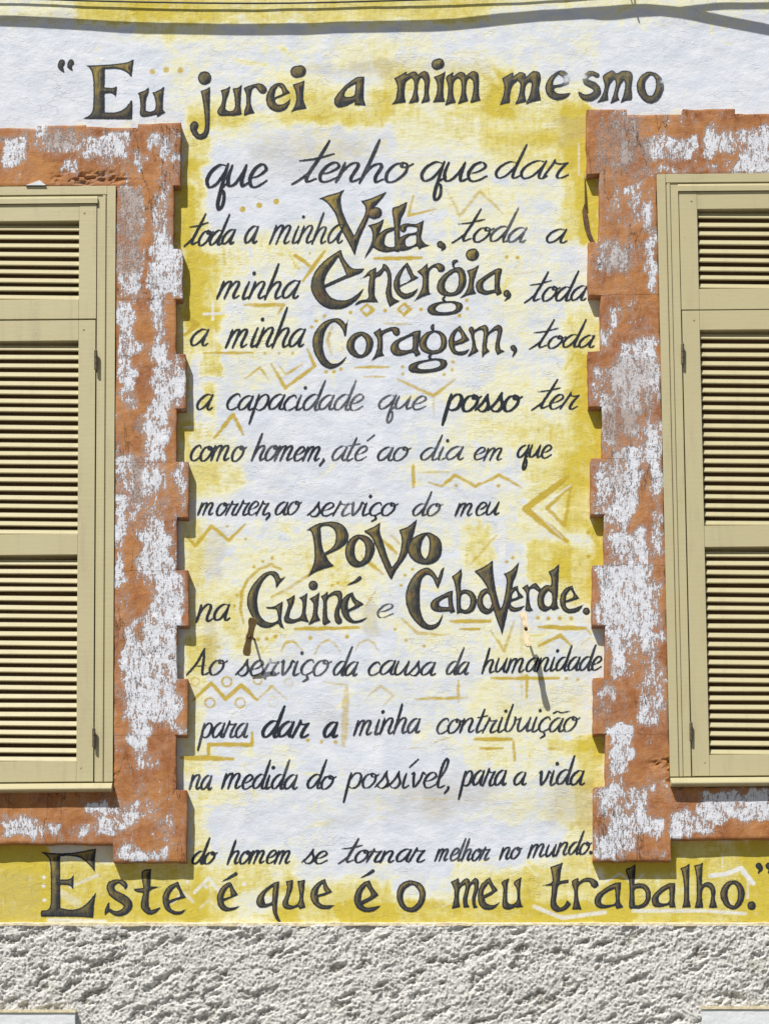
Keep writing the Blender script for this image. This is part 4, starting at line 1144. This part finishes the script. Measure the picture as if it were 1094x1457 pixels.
big('ragem, rest of the large ornate word Coragem, with a comma', *I_, ["P 120,130 110,205 95,295 120,345 70,367 45,332 -65,362 -135,347 -160,297 -140,247 -75,202 -5,172 65,137 ; 45,177 -25,207 -80,247 -75,297 -35,312 35,302 45,257",
  "S 232,82,24 225,105,36 236,130,12", "P 240,130 300,140 345,180 358,240 340,300 280,340 200,345 130,315 105,260 120,200 170,150 ; 235,148 195,180 172,235 185,290 230,312 280,300 305,250 295,185 270,155",
  "S 218,346,12 196,370,24 220,395,14", "P 230,385 310,390 355,410 358,445 320,485 230,510 120,520 30,510 5,475 25,440 100,410 170,400 ; 240,402 150,420 100,440 90,470 130,485 220,480 285,460 298,430 280,405",
  "P 480,85 520,150 565,215 510,245 430,268 435,300 460,322 510,320 565,298 530,345 470,355 410,335 375,270 375,210 410,140 ; 458,130 430,180 428,230 480,210 490,190 475,150",
  "P 555,120 580,95 600,105 605,130 670,90 710,82 735,105 735,150 800,90 840,82 865,110 855,180 840,250 850,300 888,322 850,335 820,355 800,310 800,260 815,190 820,140 800,130 740,170 725,240 725,290 750,320 710,345 680,378 678,320 685,230 692,160 685,130 660,125 610,155 615,220 630,290 650,318 600,345 542,375 580,310 588,240 575,170",
  "S 965,290,54 982,315,34 955,375,4"], gold=.8)
big('ornate word PoVo with a tall V', 430, 735, 5.21, ["P 28,102 100,60 180,40 250,40 310,70 342,130 330,190 270,240 175,285 200,330 235,365 150,390 90,415 38,450 70,390 90,320 90,240 80,160 62,105 ; 140,75 190,68 230,90 250,140 240,200 210,240 162,268 145,200 138,120",
  "P 430,133 490,150 530,200 535,260 500,330 440,370 380,370 335,330 318,260 335,190 380,145 ; 422,160 395,200 388,260 400,310 430,335 460,300 468,240 455,190",
  "P 455,108 530,75 578,42 575,110 600,190 630,290 665,375 710,310 735,210 732,140 715,100 780,75 850,20 835,90 810,180 770,290 700,390 660,470 630,420 590,330 545,220 510,150",
  "P 915,118 970,130 1020,170 1035,230 1020,300 970,345 900,355 830,330 785,270 790,200 840,145 ; 918,135 890,180 878,240 890,290 915,315 935,270 942,200 935,160"], gold=.72)
big('ornate word Guiné', 340, 800, 5.47, ["P 270,70 305,90 325,130 370,105 330,150 290,200 285,150 265,110 235,100 190,145 155,220 142,300 155,390 190,445 240,470 300,455 300,400 285,365 230,362 210,348 270,345 342,305 335,380 330,450 355,520 320,500 300,478 230,510 150,490 95,410 65,330 75,240 130,150 200,85",
  "P 370,290 405,275 435,250 428,310 400,380 390,430 430,445 480,420 495,350 490,300 468,275 505,260 532,235 525,330 520,400 545,470 480,455 420,475 365,470 350,440 370,380 382,330",
  "S 578,180,72", "P 545,285 590,262 628,232 618,330 612,400 635,452 590,465 540,490 570,420 580,340 570,305",
  "P 638,265 665,250 692,225 690,260 740,225 785,222 805,250 795,320 780,400 805,460 770,485 745,450 745,380 770,310 765,270 740,255 690,285 685,360 690,430 715,462 665,490 650,470 652,400 655,310",
  "P 885,232 905,280 940,305 975,325 920,355 855,385 870,430 910,455 1000,430 950,465 880,472 825,440 795,380 795,310 830,260 ; 868,262 850,310 848,370 890,345 905,330 880,300",
  "S 940,122,30 900,152,20 835,180,3"], gold=.7, ink=.92)
big('ornate Cab, start of the words Cabo Verde', 560, 795, 7.293, ["P 335,92 400,120 460,205 490,120 525,85 500,200 458,312 435,270 400,195 350,165 300,200 275,290 270,400 275,520 310,630 370,685 440,670 490,610 512,555 495,640 450,710 380,735 290,710 190,610 135,490 125,370 160,250 240,140",
  "P 612,332 610,420 622,500 640,548 585,565 575,545 470,552 400,530 380,480 410,425 500,375 570,340 ; 560,395 500,425 470,460 490,495 570,500 565,440",
  "P 600,185 660,145 700,98 708,160 695,250 695,330 750,318 820,345 858,410 855,480 820,545 750,570 690,560 655,575 650,480 645,350 625,240 ; 740,360 705,375 695,430 700,510 740,530 780,500 795,440 780,385"], gold=.75)
big('ornate oVerde, rest of the words Cabo Verde, with a full stop', 660, 790, 5.758, ["P 185,272 240,300 260,380 240,450 185,483 130,455 105,390 120,320 150,285 ; 190,310 158,340 155,390 180,430 205,440 225,400 220,340",
  "P 85,132 170,90 235,42 238,130 255,260 280,370 300,440 325,370 345,250 345,190 325,152 390,120 450,55 430,150 400,230 385,330 360,440 335,560 310,650 290,590 250,480 220,370 190,270 140,190",
  "P 440,250 450,300 490,342 430,365 380,385 390,415 430,430 495,412 460,450 410,462 365,435 370,300 400,265 ; 420,285 395,320 390,360 430,345 440,325",
  "P 472,268 500,250 522,240 530,262 580,228 605,245 628,280 610,300 570,272 535,290 535,370 545,420 565,450 530,460 498,450 505,400 508,330 495,290",
  "P 690,135 730,115 778,72 772,180 768,300 762,400 780,435 725,450 715,435 660,462 610,430 598,360 620,290 670,245 712,250 712,190 ; 690,290 660,330 655,390 680,420 715,400 718,320",
  "P 885,250 905,300 942,352 880,375 830,388 840,425 880,440 975,405 940,455 880,475 820,460 785,400 790,330 830,270 ; 870,280 840,320 832,370 890,345 890,310", "S 1000,458,58"], gold=.75)
big('big ornate word Este at the foot of the poem', 40, 1200, 4.558, ["P 80,55 180,65 300,60 442,35 435,120 435,185 400,140 340,95 270,82 210,85 210,235 270,232 298,205 295,300 270,272 210,268 212,420 300,430 370,400 442,320 430,400 425,482 300,475 85,475 85,435 130,430 148,390 150,250 145,120 120,80",
  "S 632,298,6 628,265,34 585,246,26 538,272,48 552,322,52 622,365,62 652,402,56 622,444,44 572,454,30 528,432,20", "S 525,385,8 515,430,26 502,460,8",
  "P 740,185 800,165 795,280 865,280 800,300 785,330 785,400 800,432 862,415 830,450 790,462 750,440 732,400 748,320 700,312 688,295 748,290",
  "P 975,248 1000,310 1025,350 960,370 915,390 935,430 980,442 1028,425 990,460 930,455 885,415 875,340 910,280 ; 960,280 925,320 912,370 990,345 980,310"], gold=.85)
O_ = (290, 1220, 5.47)
big('first ornate é in the bottom line', *O_, ["S 250,127,26 200,157,18 140,188,3", "P 210,195 235,240 268,292 210,315 155,340 170,375 210,392 282,375 240,405 170,418 120,385 103,320 125,250 170,205 ; 200,225 170,260 150,320 200,305 210,290"], gold=.85)
big('ornate word que in the bottom line', *O_, ["P 588,185 580,280 570,380 575,440 612,525 570,490 540,430 532,370 480,388 430,385 408,345 430,290 490,235 550,195 ; 540,225 495,260 470,310 480,360 528,345 535,280",
  "P 638,185 695,175 690,240 665,310 660,360 700,375 735,350 745,290 728,185 788,172 782,250 775,320 792,388 745,402 735,380 680,402 625,392 612,350 635,300 648,240",
  "P 945,165 960,215 1000,268 950,290 890,308 900,350 940,372 1018,370 970,400 900,395 850,355 828,300 845,240 895,190 ; 925,200 895,240 885,290 950,272 935,250"], gold=.85)
Q_ = (490, 1220, 4.208)
big('second ornate é in the bottom line', *Q_, ["S 170,80,20 140,100,14 95,122,3", "P 150,135 170,180 205,225 160,255 110,280 135,300 215,288 180,318 125,326 75,300 57,250 75,190 115,150 ; 130,170 105,210 98,262 155,230 150,200"], gold=.6)
big('ornate single letter o in the bottom line', *Q_, ["P 400,138 455,155 485,205 475,270 435,318 385,326 335,295 312,235 325,175 360,145 ; 400,165 360,195 350,240 365,285 400,300 440,265 448,215 430,180"], gold=.8)
big('ornate word meu in the bottom line', *Q_, ["P 635,148 682,122 688,155 725,125 745,130 752,150 780,120 802,135 800,190 785,240 785,280 800,298 770,304 762,250 775,190 775,155 755,170 740,220 735,270 750,298 712,300 708,250 722,190 720,160 690,190 685,250 692,295 640,310 655,250 655,190",
  "P 870,118 890,160 918,195 880,222 838,245 850,275 890,285 932,265 895,305 840,312 805,280 798,220 815,165 845,135 ; 860,155 835,195 830,228 880,200 875,180",
  "P 940,148 985,122 975,180 975,260 1000,280 1030,260 1030,190 1012,150 1058,118 1050,200 1055,270 1070,295 1035,300 1020,298 980,312 945,295 948,220 950,180"], gold=.75)
big('trab, start of the ornate word trabalho', 760, 1210, 6.435, ["P 145,150 205,132 258,108 240,200 232,280 310,265 312,295 225,315 205,400 200,480 235,525 275,500 300,455 335,490 290,540 210,562 155,530 145,470 155,400 158,320 65,322 155,295 160,230",
  "P 340,285 400,250 405,285 470,250 530,255 575,285 585,320 550,345 520,325 500,290 450,290 405,325 398,400 410,480 432,540 345,540 360,460 362,370",
  "P 793,290 785,380 780,460 812,520 750,535 740,505 650,528 580,522 548,475 565,410 640,350 720,305 ; 735,350 660,385 615,430 612,480 650,498 735,485 740,410",
  "P 835,180 880,155 925,125 922,210 912,310 960,300 1020,315 1060,370 1060,440 1030,500 970,530 905,530 865,520 870,400 862,270 ; 945,345 915,365 915,440 918,500 960,500 1010,460 1015,390 990,350"], gold=.75)
big('alho, end of the ornate word trabalho, with a full stop', 910, 1210, 5.946, ["P 297,275 295,350 290,420 300,478 252,482 245,460 170,480 115,470 98,430 110,380 170,320 240,280 ; 245,320 190,355 158,395 165,440 200,450 245,430",
  "P 340,150 380,135 418,110 415,250 415,400 430,480 355,482 370,420 370,300 355,190", "P 455,128 495,120 530,105 525,200 522,290 570,268 615,285 637,340 632,410 655,485 580,485 595,430 600,360 580,315 545,310 525,350 525,420 535,485 460,485 475,420 478,300 470,190",
  "P 780,255 840,270 880,330 880,400 845,470 785,500 720,470 680,400 685,330 725,275 ; 780,285 745,330 742,400 765,455 795,468 820,420 825,350 810,300", "S 942,467,72"], gold=.8)
big('closing double quotation mark', 910, 1210, 5.946, ["S 1003,130,52 1020,155,36 1000,190,8", "S 1085,130,52 1102,155,36 1082,190,8"], gold=.2)

# italic brush hand: strokes in x-height units, y up, unslanted
GL = {
 'a': (1.02, ["0.86,0.93 0.52,1.0 0.18,0.74 0.05,0.34 0.22,0.02 0.52,0.14 0.78,0.6 0.88,0.98", "0.88,0.98 0.80,0.5 0.80,0.10 0.95,0.0 1.12,0.14"]),
 'b': (0.95, ["0.22,2.0 0.14,1.2 0.10,0.3 0.25,0.02 0.5,0.1 0.66,0.55 0.62,0.95 0.72,0.8 0.98,0.88"]),
 'c': (0.80, ["0.72,0.80 0.55,1.0 0.22,0.82 0.05,0.40 0.2,0.04 0.5,0.0 0.84,0.24"]),
 'd': (1.05, ["0.84,0.93 0.5,1.0 0.18,0.74 0.05,0.34 0.22,0.02 0.52,0.14 0.80,0.7 0.86,1.0", "0.96,2.05 0.90,1.4 0.82,0.5 0.84,0.06 0.98,0.0 1.14,0.14"]),
 'e': (0.86, ["0.10,0.40 0.45,0.50 0.74,0.78 0.52,1.02 0.22,0.85 0.05,0.40 0.2,0.03 0.5,0.0 0.90,0.26"]),
 'h': (1.08, ["0.16,2.05 0.14,1.2 0.06,-0.04", "0.10,0.30 0.30,0.82 0.60,1.0 0.76,0.82 0.68,0.3 0.80,0.0 1.08,0.15"]),
 'i': (0.50, ["0.18,0.98 0.12,0.45 0.14,0.06 0.28,0.0 0.50,0.16", "."]),
 'l': (0.50, ["0.24,2.0 0.16,1.1 0.10,0.3 0.20,0.0 0.48,0.15"]),
 'L': (0.60, ["0.0,0.35 0.35,1.1 0.45,1.8 0.30,1.95 0.14,1.4 0.10,0.3 0.24,0.0 0.55,0.15"]),
 'm': (1.62, ["0.10,0.98 0.10,0.5 0.04,-0.02", "0.08,0.36 0.28,0.86 0.50,1.0 0.62,0.82 0.52,-0.02", "0.58,0.42 0.80,0.88 1.02,1.0 1.16,0.82 1.06,0.22 1.18,0.0 1.45,0.16"]),
 'n': (1.08, ["0.10,0.98 0.10,0.5 0.04,-0.02", "0.08,0.36 0.32,0.86 0.58,1.0 0.74,0.82 0.64,0.22 0.78,0.0 1.04,0.16"]),
 'o': (0.95, ["0.58,0.98 0.24,0.88 0.05,0.44 0.20,0.03 0.52,0.03 0.82,0.42 0.80,0.84 0.58,0.98 0.56,0.80 0.78,0.76 1.02,0.92"]),
 'p': (1.00, ["0.18,1.0 0.14,0.2 0.10,-0.9", "0.16,0.50 0.38,0.92 0.66,1.0 0.86,0.72 0.76,0.18 0.44,0.0 0.16,0.16"]),
 'q': (1.00, ["0.86,0.93 0.52,1.0 0.18,0.74 0.05,0.34 0.22,0.02 0.52,0.14 0.78,0.6 0.88,1.0", "0.88,1.02 0.82,0.2 0.80,-0.7 0.92,-1.0 1.06,-0.75 0.98,-0.25 0.82,-0.05 1.12,0.22"]),
 'r': (0.98, ["0.0,-0.02 0.10,0.4 0.22,0.82 0.26,1.12", "0.25,1.06 0.36,0.90 0.62,0.86 0.86,0.92", "0.86,0.92 0.66,0.55 0.58,0.16 0.66,0.0 0.84,0.02 1.06,0.18"]),
 's': (0.80, ["-0.05,0.05 0.30,0.55 0.50,1.10", "0.48,1.06 0.52,0.78 0.70,0.35 0.56,0.02 0.30,-0.02 0.10,0.12"]),
 't': (0.62, ["0.34,1.65 0.26,1.0 0.14,0.3 0.24,0.0 0.56,0.18", "-0.10,1.06 0.25,1.10 0.72,1.20"]),
 'T': (0.80, ["0.60,1.95 0.46,1.2 0.28,0.4 0.36,0.02 0.72,0.18", "-0.35,1.12 0.3,1.20 1.05,1.40", "-0.26,-0.12 0.0,0.12 0.30,0.50"]),
 'u': (1.06, ["0.12,0.98 0.05,0.42 0.18,0.03 0.45,0.12 0.72,0.6 0.82,0.98", "0.82,0.98 0.76,0.30 0.86,0.0 1.12,0.16"]),
 'v': (0.88, ["0.02,0.88 0.16,0.98 0.22,0.5 0.36,0.0 0.66,0.5 0.74,0.98 0.92,0.86"]),
 'A': (1.20, ["-0.10,0.0 0.35,0.8 0.62,1.75", "0.60,1.72 0.72,1.0 0.82,0.14 1.0,0.02 1.2,0.14", "0.25,0.55 0.95,0.62"]),
}
def glyph(ch):
    base, extra = ch, []
    if ch == 'ç': base, extra = 'c', ["0.45,-0.05 0.60,-0.28 0.35,-0.48"]
    if ch == 'é': base, extra = 'e', ["0.95,1.80 0.55,1.38"]
    if ch == 'í': return (GL['i'][0], [GL['i'][1][0], "0.75,1.95 0.30,1.40"])
    if ch == 'ã': base, extra = 'a', ["0.0,1.32 0.3,1.48 0.65,1.38 1.25,1.50"]
    if ch == ',': return (0.4, ["0.2,0.08 0.22,-0.1 0.05,-0.4"])
    if ch == '.': return (0.4, ["."])
    w, s = GL[base]
    return (w, s + extra)

LINE_R = random.Random(12)
def script(text, x0, x1, y0, y1, xh, w=4.0, ink=.95, slant=.42, label=None, asc=1.0, inkfn=None, dot=None):
    """word between x0 and x1, baseline y0 -> y1, x-height xh px"""
    w = w * (0.84 if w < 5.5 else 0.93); slant *= 0.84; x1 -= 2
    gl = [(c, glyph(c)) for c in text]
    tot = sum(g[0] for _, g in gl) - 0.04
    kx = (x1 - x0 - slant * xh * 0.25) / tot
    strokes = []
    pen = x0
    def put(px, py):
        X = pen + px * kx + slant * py * xh
        t = (X - x0) / max(1, x1 - x0)
        return X, y0 + (y1 - y0) * t - py * xh
    for c, (adv, ss) in gl:
        jy = LINE_R.uniform(-.035, .035); js = LINE_R.uniform(.95, 1.06)
        for s in ss:
            if s == '.':
                px, py = (0.2, 0.05) if c == '.' else (0.30, 1.48)
                X, Y = put(px, py); strokes.append([(X, Y, w * 1.15), (X + .6, Y - .5, w * 1.15)]); continue
            P = []
            for tok in s.split():
                a, b = map(float, tok.split(','))
                if b > 1.12 and c in 'dhlbLT': b = 1.12 + (b - 1.12) * asc
                P.append((a * js, b * js + jy))
            P = catmull(P, 6)
            q = [put(p[0], p[1]) for p in P]
            n = len(q); out = []
            for i, (X, Y) in enumerate(q):
                a = q[max(0, i-1)]; b = q[min(n-1, i+1)]
                dx, dy = b[0]-a[0], b[1]-a[1]; L = math.hypot(dx, dy) + 1e-6
                # broad-edged pressure: full on down strokes, light on the up and cross strokes
                pr = 0.40 + 0.58 * abs(dy / L * 0.93 + (-dx / L) * 0.10) ** 1.3
                if dy < 0: pr *= 0.84
                t = i / (n - 1)
                pr *= 0.62 + 0.38 * min(1, t * 5, (1 - t) * 5 + .15)
                out.append((X, Y, w * pr))
            strokes.append(out)
        pen += adv * kx
    words = text.replace('T', 't').replace('L', 'l')
    return ink_word(label or 'handwritten word %s' % words, strokes, (), ink=ink, inkfn=inkfn)

def fade(a, b, x0, x1, blobs=()):
    def f(X, Y):
        v = a + (b - a) * np.clip((X - x0) / (x1 - x0), 0, 1)
        for (bx, r, k) in blobs: v = v + k * np.exp(-((X - bx) / r) ** 2)
        return v
    return f
s_ = script
s_('que', 291, 380, 267, 264, 31, 6.3, .95, .27, 'handwritten word que, first on the second line')
s_('Tenho', 425, 577, 259, 258, 26, 5.8, .85, .50, 'handwritten word tenho', 1.25)
s_('que', 596, 692, 257, 257, 26, 5.6, .92, .30, 'handwritten word que before dar')
s_('dar', 701, 808, 254, 253, 24, 5.4, .92, .42, 'handwritten word dar ending the second line')
s_('Toda', 267, 334, 349, 347, 21, 4.8, .95, .42, 'handwritten word toda beginning the third line')
s_('a', 346, 367, 346, 346, 25, 5.0, .9, .35, 'handwritten a after the first toda')
s_('minha', 383, 486, 346, 346, 25, 4.2, .85, .40, 'handwritten word minha running into Vida', .75)
s_('Toda', 650, 748, 344, 344, 21, 4.8, .9, .48, 'handwritten word toda after Vida', 1.2, fade(.98, .5, 660, 742))
s_('a', 774, 805, 345, 345, 19, 4.6, .95, .45, 'handwritten a ending the third line')
s_('minha', 308, 424, 425, 424, 24, 5.0, .95, .42, 'handwritten word minha before Energia')
s_('Toda', 752, 833, 428, 427, 20, 4.8, .98, .45, 'handwritten word toda after Energia', 1.1)
s_('a', 269, 296, 491, 491, 23, 4.8, .85, .40, 'handwritten a beginning the line of Coragem')
s_('minha', 321, 433, 494, 493, 26, 5.2, .98, .40, 'handwritten word minha before Coragem')
s_('Toda', 759, 846, 495, 494, 18, 4.6, .95, .45, 'handwritten word toda after Coragem', 1.15)
s_('a', 278, 302, 582, 582, 21, 4.6, .95, .40, 'handwritten a before capacidade')
s_('capacidade', 320, 516, 583, 583, 21, 4.6, .9, .36, 'handwritten word capacidade', .85, fade(1.02, .45, 380, 520))
s_('que', 536, 607, 582, 582, 19, 4.4, .6, .38, 'faded handwritten word que before posso')
s_('posso', 632, 738, 584, 585, 22, 6.2, 1.1, .30, 'boldest handwritten word posso')
s_('Ter', 762, 820, 582, 582, 20, 4.8, .9, .50, 'handwritten word ter', 1.0)
s_('como', 269, 347, 655, 655, 21, 4.8, .9, .32, 'handwritten word como')
s_('homem,', 357, 466, 655, 655, 20, 4.8, .8, .42, 'handwritten word homem with a comma', .75, fade(.7, .9, 360, 440))
s_('até', 470, 522, 655, 655, 20, 4.2, .7, .40, 'handwritten word até')
s_('ao', 535, 580, 655, 655, 19, 4.4, .75, .36, 'handwritten word ao before dia')
s_('dia', 596, 658, 654, 654, 18, 4.2, .75, .40, 'handwritten word dia')
s_('em', 672, 719, 654, 654, 17, 4.2, .85, .40, 'handwritten word em')
s_('que', 734, 785, 651, 651, 18, 4.6, .95, .30, 'handwritten word que ending the seventh line')
s_('morrer,', 281, 389, 733, 732, 18, 4.2, .95, .36, 'handwritten word morrer with a comma')
s_('ao', 390, 425, 732, 732, 18, 4.2, .9, .36, 'handwritten word ao after morrer')
s_('serviço', 438, 563, 734, 733, 18, 4.6, .95, .34, 'handwritten word serviço above PoVo', 1, fade(1, 1, 438, 563, ((495, 14, -.5),)))
s_('do', 585, 626, 733, 733, 17, 4.2, .7, .40, 'handwritten word do before meu')
s_('meu', 647, 710, 733, 733, 18, 4.3, .95, .38, 'small handwritten word meu')
s_('na', 279, 327, 884, 883, 23, 5.2, .95, .28, 'handwritten word na beside Guiné')
s_('e', 534, 559, 878, 877, 18, 4.0, .55, .40, 'pale handwritten e between Guiné and Cabo Verde')
s_('Ao', 268, 320, 961, 960, 21, 4.8, .85, .28, 'handwritten word Ao with a tall A')
s_('serviço', 336, 467, 961, 960, 21, 4.8, .62, .32, 'faded handwritten word serviço behind the iron catch', 1, fade(.8, .6, 336, 460, ((385, 18, -.3),)))
s_('da', 472, 508, 961, 961, 19, 4.6, .75, .38, 'handwritten word da before causa')
s_('causa', 522, 620, 960, 960, 19, 4.6, .85, .34, 'handwritten word causa')
s_('da', 633, 667, 959, 959, 18, 4.4, .75, .38, 'handwritten word da before humanidade')
s_('humanidade', 685, 856, 957, 953, 19, 4.6, .95, .30, 'handwritten word humanidade crossed by a shadow', .8)
s_('para', 284, 353, 1050, 1049, 20, 4.6, .8, .26, 'handwritten word para below the zigzag')
s_('dar', 371, 440, 1049, 1048, 22, 6.0, 1.05, .34, 'bold handwritten word dar', .85)
s_('a', 459, 481, 1048, 1048, 22, 6.0, 1.05, .30, 'bold handwritten a before minha')
s_('minha', 503, 598, 1045, 1043, 21, 4.8, .85, .30, 'handwritten word minha before contribuição', .85)
s_('contribuição', 619, 820, 1043, 1040, 20, 4.4, .82, .32, 'handwritten word contribuição', .85)
s_('na', 269, 302, 1123, 1123, 20, 4.4, .8, .26, 'handwritten word na before medida')
s_('medida', 315, 423, 1122, 1122, 20, 5.0, .9, .30, 'handwritten word medida', .95, fade(1.1, .7, 330, 420))
s_('do', 435, 475, 1122, 1122, 19, 5.0, .9, .32, 'handwritten word do before possível')
s_('possíveL,', 491, 644, 1121, 1120, 21, 4.8, .92, .26, 'handwritten word possível with a comma')
s_('para', 655, 720, 1118, 1117, 21, 4.8, 1.0, .26, 'handwritten word para before a vida')
s_('a', 729, 749, 1117, 1117, 19, 4.6, .95, .28, 'handwritten a before vida')
s_('vida', 763, 831, 1117, 1116, 20, 5.0, .85, .26, 'handwritten word vida', .9)
s_('do', 272, 307, 1229, 1228, 17, 4.8, .98, .34, 'handwritten word do beginning the last small line')
s_('homem', 323, 417, 1229, 1228, 18, 4.8, 1.0, .36, 'handwritten word homem before se', .75)
s_('se', 430, 466, 1228, 1228, 17, 5.0, 1.0, .34, 'handwritten word se')
s_('Tornar', 487, 603, 1227, 1226, 17, 5.0, .95, .40, 'handwritten word tornar', 1, fade(.8, 1.1, 500, 600))
s_('melhor', 618, 697, 1225, 1223, 17, 4.2, .8, .38, 'handwritten word melhor', .85)
s_('no', 710, 740, 1222, 1221, 16, 4.4, .9, .34, 'handwritten word no')
s_('mundo.', 750, 845, 1220, 1214, 17, 4.4, .85, .34, 'handwritten word mundo with a full stop', .8)

# ------------------------------------------------------------------ iron shutter catches sticking out of the wall
def catch(tip, L, top, bot, wtop, wmid, wbot, label, mat, top_d, bot_d, root_off=(0, 0)):
    """tip: photo px of the pivot at the end of the pin (depth L); top/bot: plate ends in photo px"""
    tx, ty = tip
    base = W(tx, ty, L)
    e = empty('shutter_catch', (base[0], 0, base[2]))
    tag(e, label, 'catch', 'iron shutter catches on pins between the windows')
    o = Vector(e.location)
    bm = bmesh.new()
    pr = Vector(base)
    tube_bm(bm, [Vector((o.x + root_off[0]*U, 0.006, o.z + root_off[1]*U)) - o, pr - o + Vector((0, -0.004, 0))], 1.7 * U, 8)
    bm_obj('pin', bm, M_RUST, e, smooth=True)
    # flat shaped plate
    A = Vector(W(top[0], top[1], L + top_d)) - o; Bv = Vector(W(bot[0], bot[1], L + bot_d)) - o
    ax = (Bv - A).normalized(); sdv = Vector((1, 0, 0)); sdv = (sdv - ax * sdv.dot(ax)).normalized(); nn = ax.cross(sdv).normalized()
    prof = [(0, wtop * .55), (.05, wtop * .92), (.12, wtop), (.24, wmid * .95), (.40, wmid * .92), (.50, wmid * 1.12), (.62, wmid * .85), (.78, wbot * .9), (.90, wbot), (.97, wbot * .8), (1, wbot * .45)]
    bm = bmesh.new(); rings = []
    for t, wv in prof:
        c = A + (Bv - A) * t + sdv * math.sin(t * 6.28) * 0.8 * U
        h = wv * U / 2; th = 1.3 * U
        rings.append([bm.verts.new(c + sdv * sx * h + nn * sn * th) for sx, sn in ((-1, -1), (1, -1), (1, 1), (-1, 1))])
    for i in range(len(rings) - 1):
        for k in range(4): bm.faces.new((rings[i][k], rings[i][(k+1) % 4], rings[i+1][(k+1) % 4], rings[i+1][k]))
    bm.faces.new(rings[0][::-1]); bm.faces.new(rings[-1])
    bm_obj('catch_plate', bm, mat, e, bevel=0.0008, seg=1)
    bm = bmesh.new()
    c = (A + Bv) / 2
    tube_bm(bm, [c - nn * 2.6 * U, c + nn * 2.6 * U], 2.6 * U, 10)
    tube_bm(bm, [c + nn * 2.6 * U, c + nn * 3.6 * U], [2.0 * U, 1.0 * U], 10)
    tube_bm(bm, [c - nn * 2.6 * U, c - nn * 3.6 * U], [2.0 * U, 1.0 * U], 10)
    bm_obj('rivet', bm, M_RUST, e, smooth=True)
    return e
catch((356, 905), 30, (360, 879), (351, 933), 12.5, 9.5, 11.5, 'brown iron shutter catch on a pin below the G of Guiné', M_BROWN, 12.5, -13, (5, 4))
catch((748, 895), 41, (743, 871), (752, 920), 9, 7.5, 9, 'cream painted iron shutter catch on a pin below Verde', M_CATCH, -8, 8, (5, 0))

# bent strap by the right window: a cast shadow built as a rust-dark solid
e = empty('iron_strap', W(833, 300, 0))
tag(e, 'cast shadow built as a thin dark bent strap on the yellow wall by the upper right surround', 'shadow_strip')
o = Vector(e.location)
bm = bmesh.new()
tube_bm(bm, [Vector(W(831.5, 252, 2)) - o, Vector(W(832, 268, 4)) - o, Vector(W(832.5, 291, 6)) - o], [0.5*U, 0.9*U, 1.3*U], 6)
bm_obj('wire', bm, M_RUST, e)  # thin upper end of the modelled shadow
bm = bmesh.new()
st = [(832, 290, 2.0), (831, 299, 6.0), (832.5, 308, 7.0), (834.5, 322, 7.0), (838, 334, 6.4), (843.5, 345, 5.6)]
rings = []
for (x, y, wv) in st:
    f_, b_ = [], []
    c0 = Vector(W(x - wv/2, y, 3.2)) - o; c1 = Vector(W(x + wv/2, y, 3.2)) - o
    rings.append([bm.verts.new(c0), bm.verts.new(c1), bm.verts.new(c1 + Vector((0, 2.6*U, 0))), bm.verts.new(c0 + Vector((0, 2.6*U, 0)))])
for i in range(len(rings) - 1):
    for k in range(4): bm.faces.new((rings[i][k], rings[i][(k+1) % 4], rings[i+1][(k+1) % 4], rings[i+1][k]))
bm.faces.new(rings[0][::-1]); bm.faces.new(rings[-1])
bm_obj('shadow_plate', bm, M_RUST, e)

# ------------------------------------------------------------------ cables slung along the front above the windows
def cable(shadow_pts, depth, rad, label):
    """hung so that the sun throws its shadow on the wall through shadow_pts (px)"""
    pts = []
    for (x, y) in catmull(shadow_pts, 8):
        px = x - depth * 10 / 16; py = y - depth * 25 / 16
        pts.append(Vector(((px - CX) * U, -depth * U, EYE + (CY - py) * U)))
    o0 = pts[len(pts)//2].copy()
    bm = bmesh.new()
    tube_bm(bm, [p - o0 for p in pts], rad * U, 10)
    o = bm_obj('cable', bm, M_CABLE, None, smooth=True)
    o.location = o0
    tag(o, label, 'cable', 'cables slung along the top of the wall')
    return o
cable([(-700,-20),(-300,10),(0,30),(150,37),(300,41),(440,41),(545,38),(640,34),(720,27),(800,21),(860,17),(910,14),(950,16),(1000,24),(1090,41),(1300,80),(1800,140)], 62, 4.7, 'thick black cable above the frame casting the broad grey shadow band')
cable([(-700,-5),(0,-3+60*.02),(545,18),(700,25),(800,18),(860,24),(905,20),(950,17),(985,13),(1030,8.5),(1090,7.5),(1300,0),(1800,-20)][3:] , 70, 2.9, 'thin black cable twisting round the thick one at the upper right')
cable([(-700,-20),(0,6),(140,11),(300,14),(420,14),(545,11),(660,7.5),(760,4),(900,-6),(1300,-38),(1800,-58)], 4.5, 1.15, 'thin dark wire running close along the top of the wall')
bm = bmesh.new()
def tiep(x, y, dp): return Vector(((x - dp*10/16 - CX)*U, -dp*U, EYE + (CY - (y - dp*25/16))*U))
tube_bm(bm, [tiep(895, -14, 64), tiep(898, 2, 66), tiep(901, 10, 68)], 1.0*U, 6)
tube_bm(bm, [tiep(901, -14, 64), tiep(903, 4, 68), tiep(903, 14, 68), tiep(906, 22, 64), tiep(909, 32, 62)], 1.2*U, 6)
t_ = bm_obj('wire_tie', bm, M_CABLE, None)
tag(t_, 'twist of tie wire binding the cables at the upper right', 'wire tie')
print('scene built, objects:', len(bpy.data.objects))
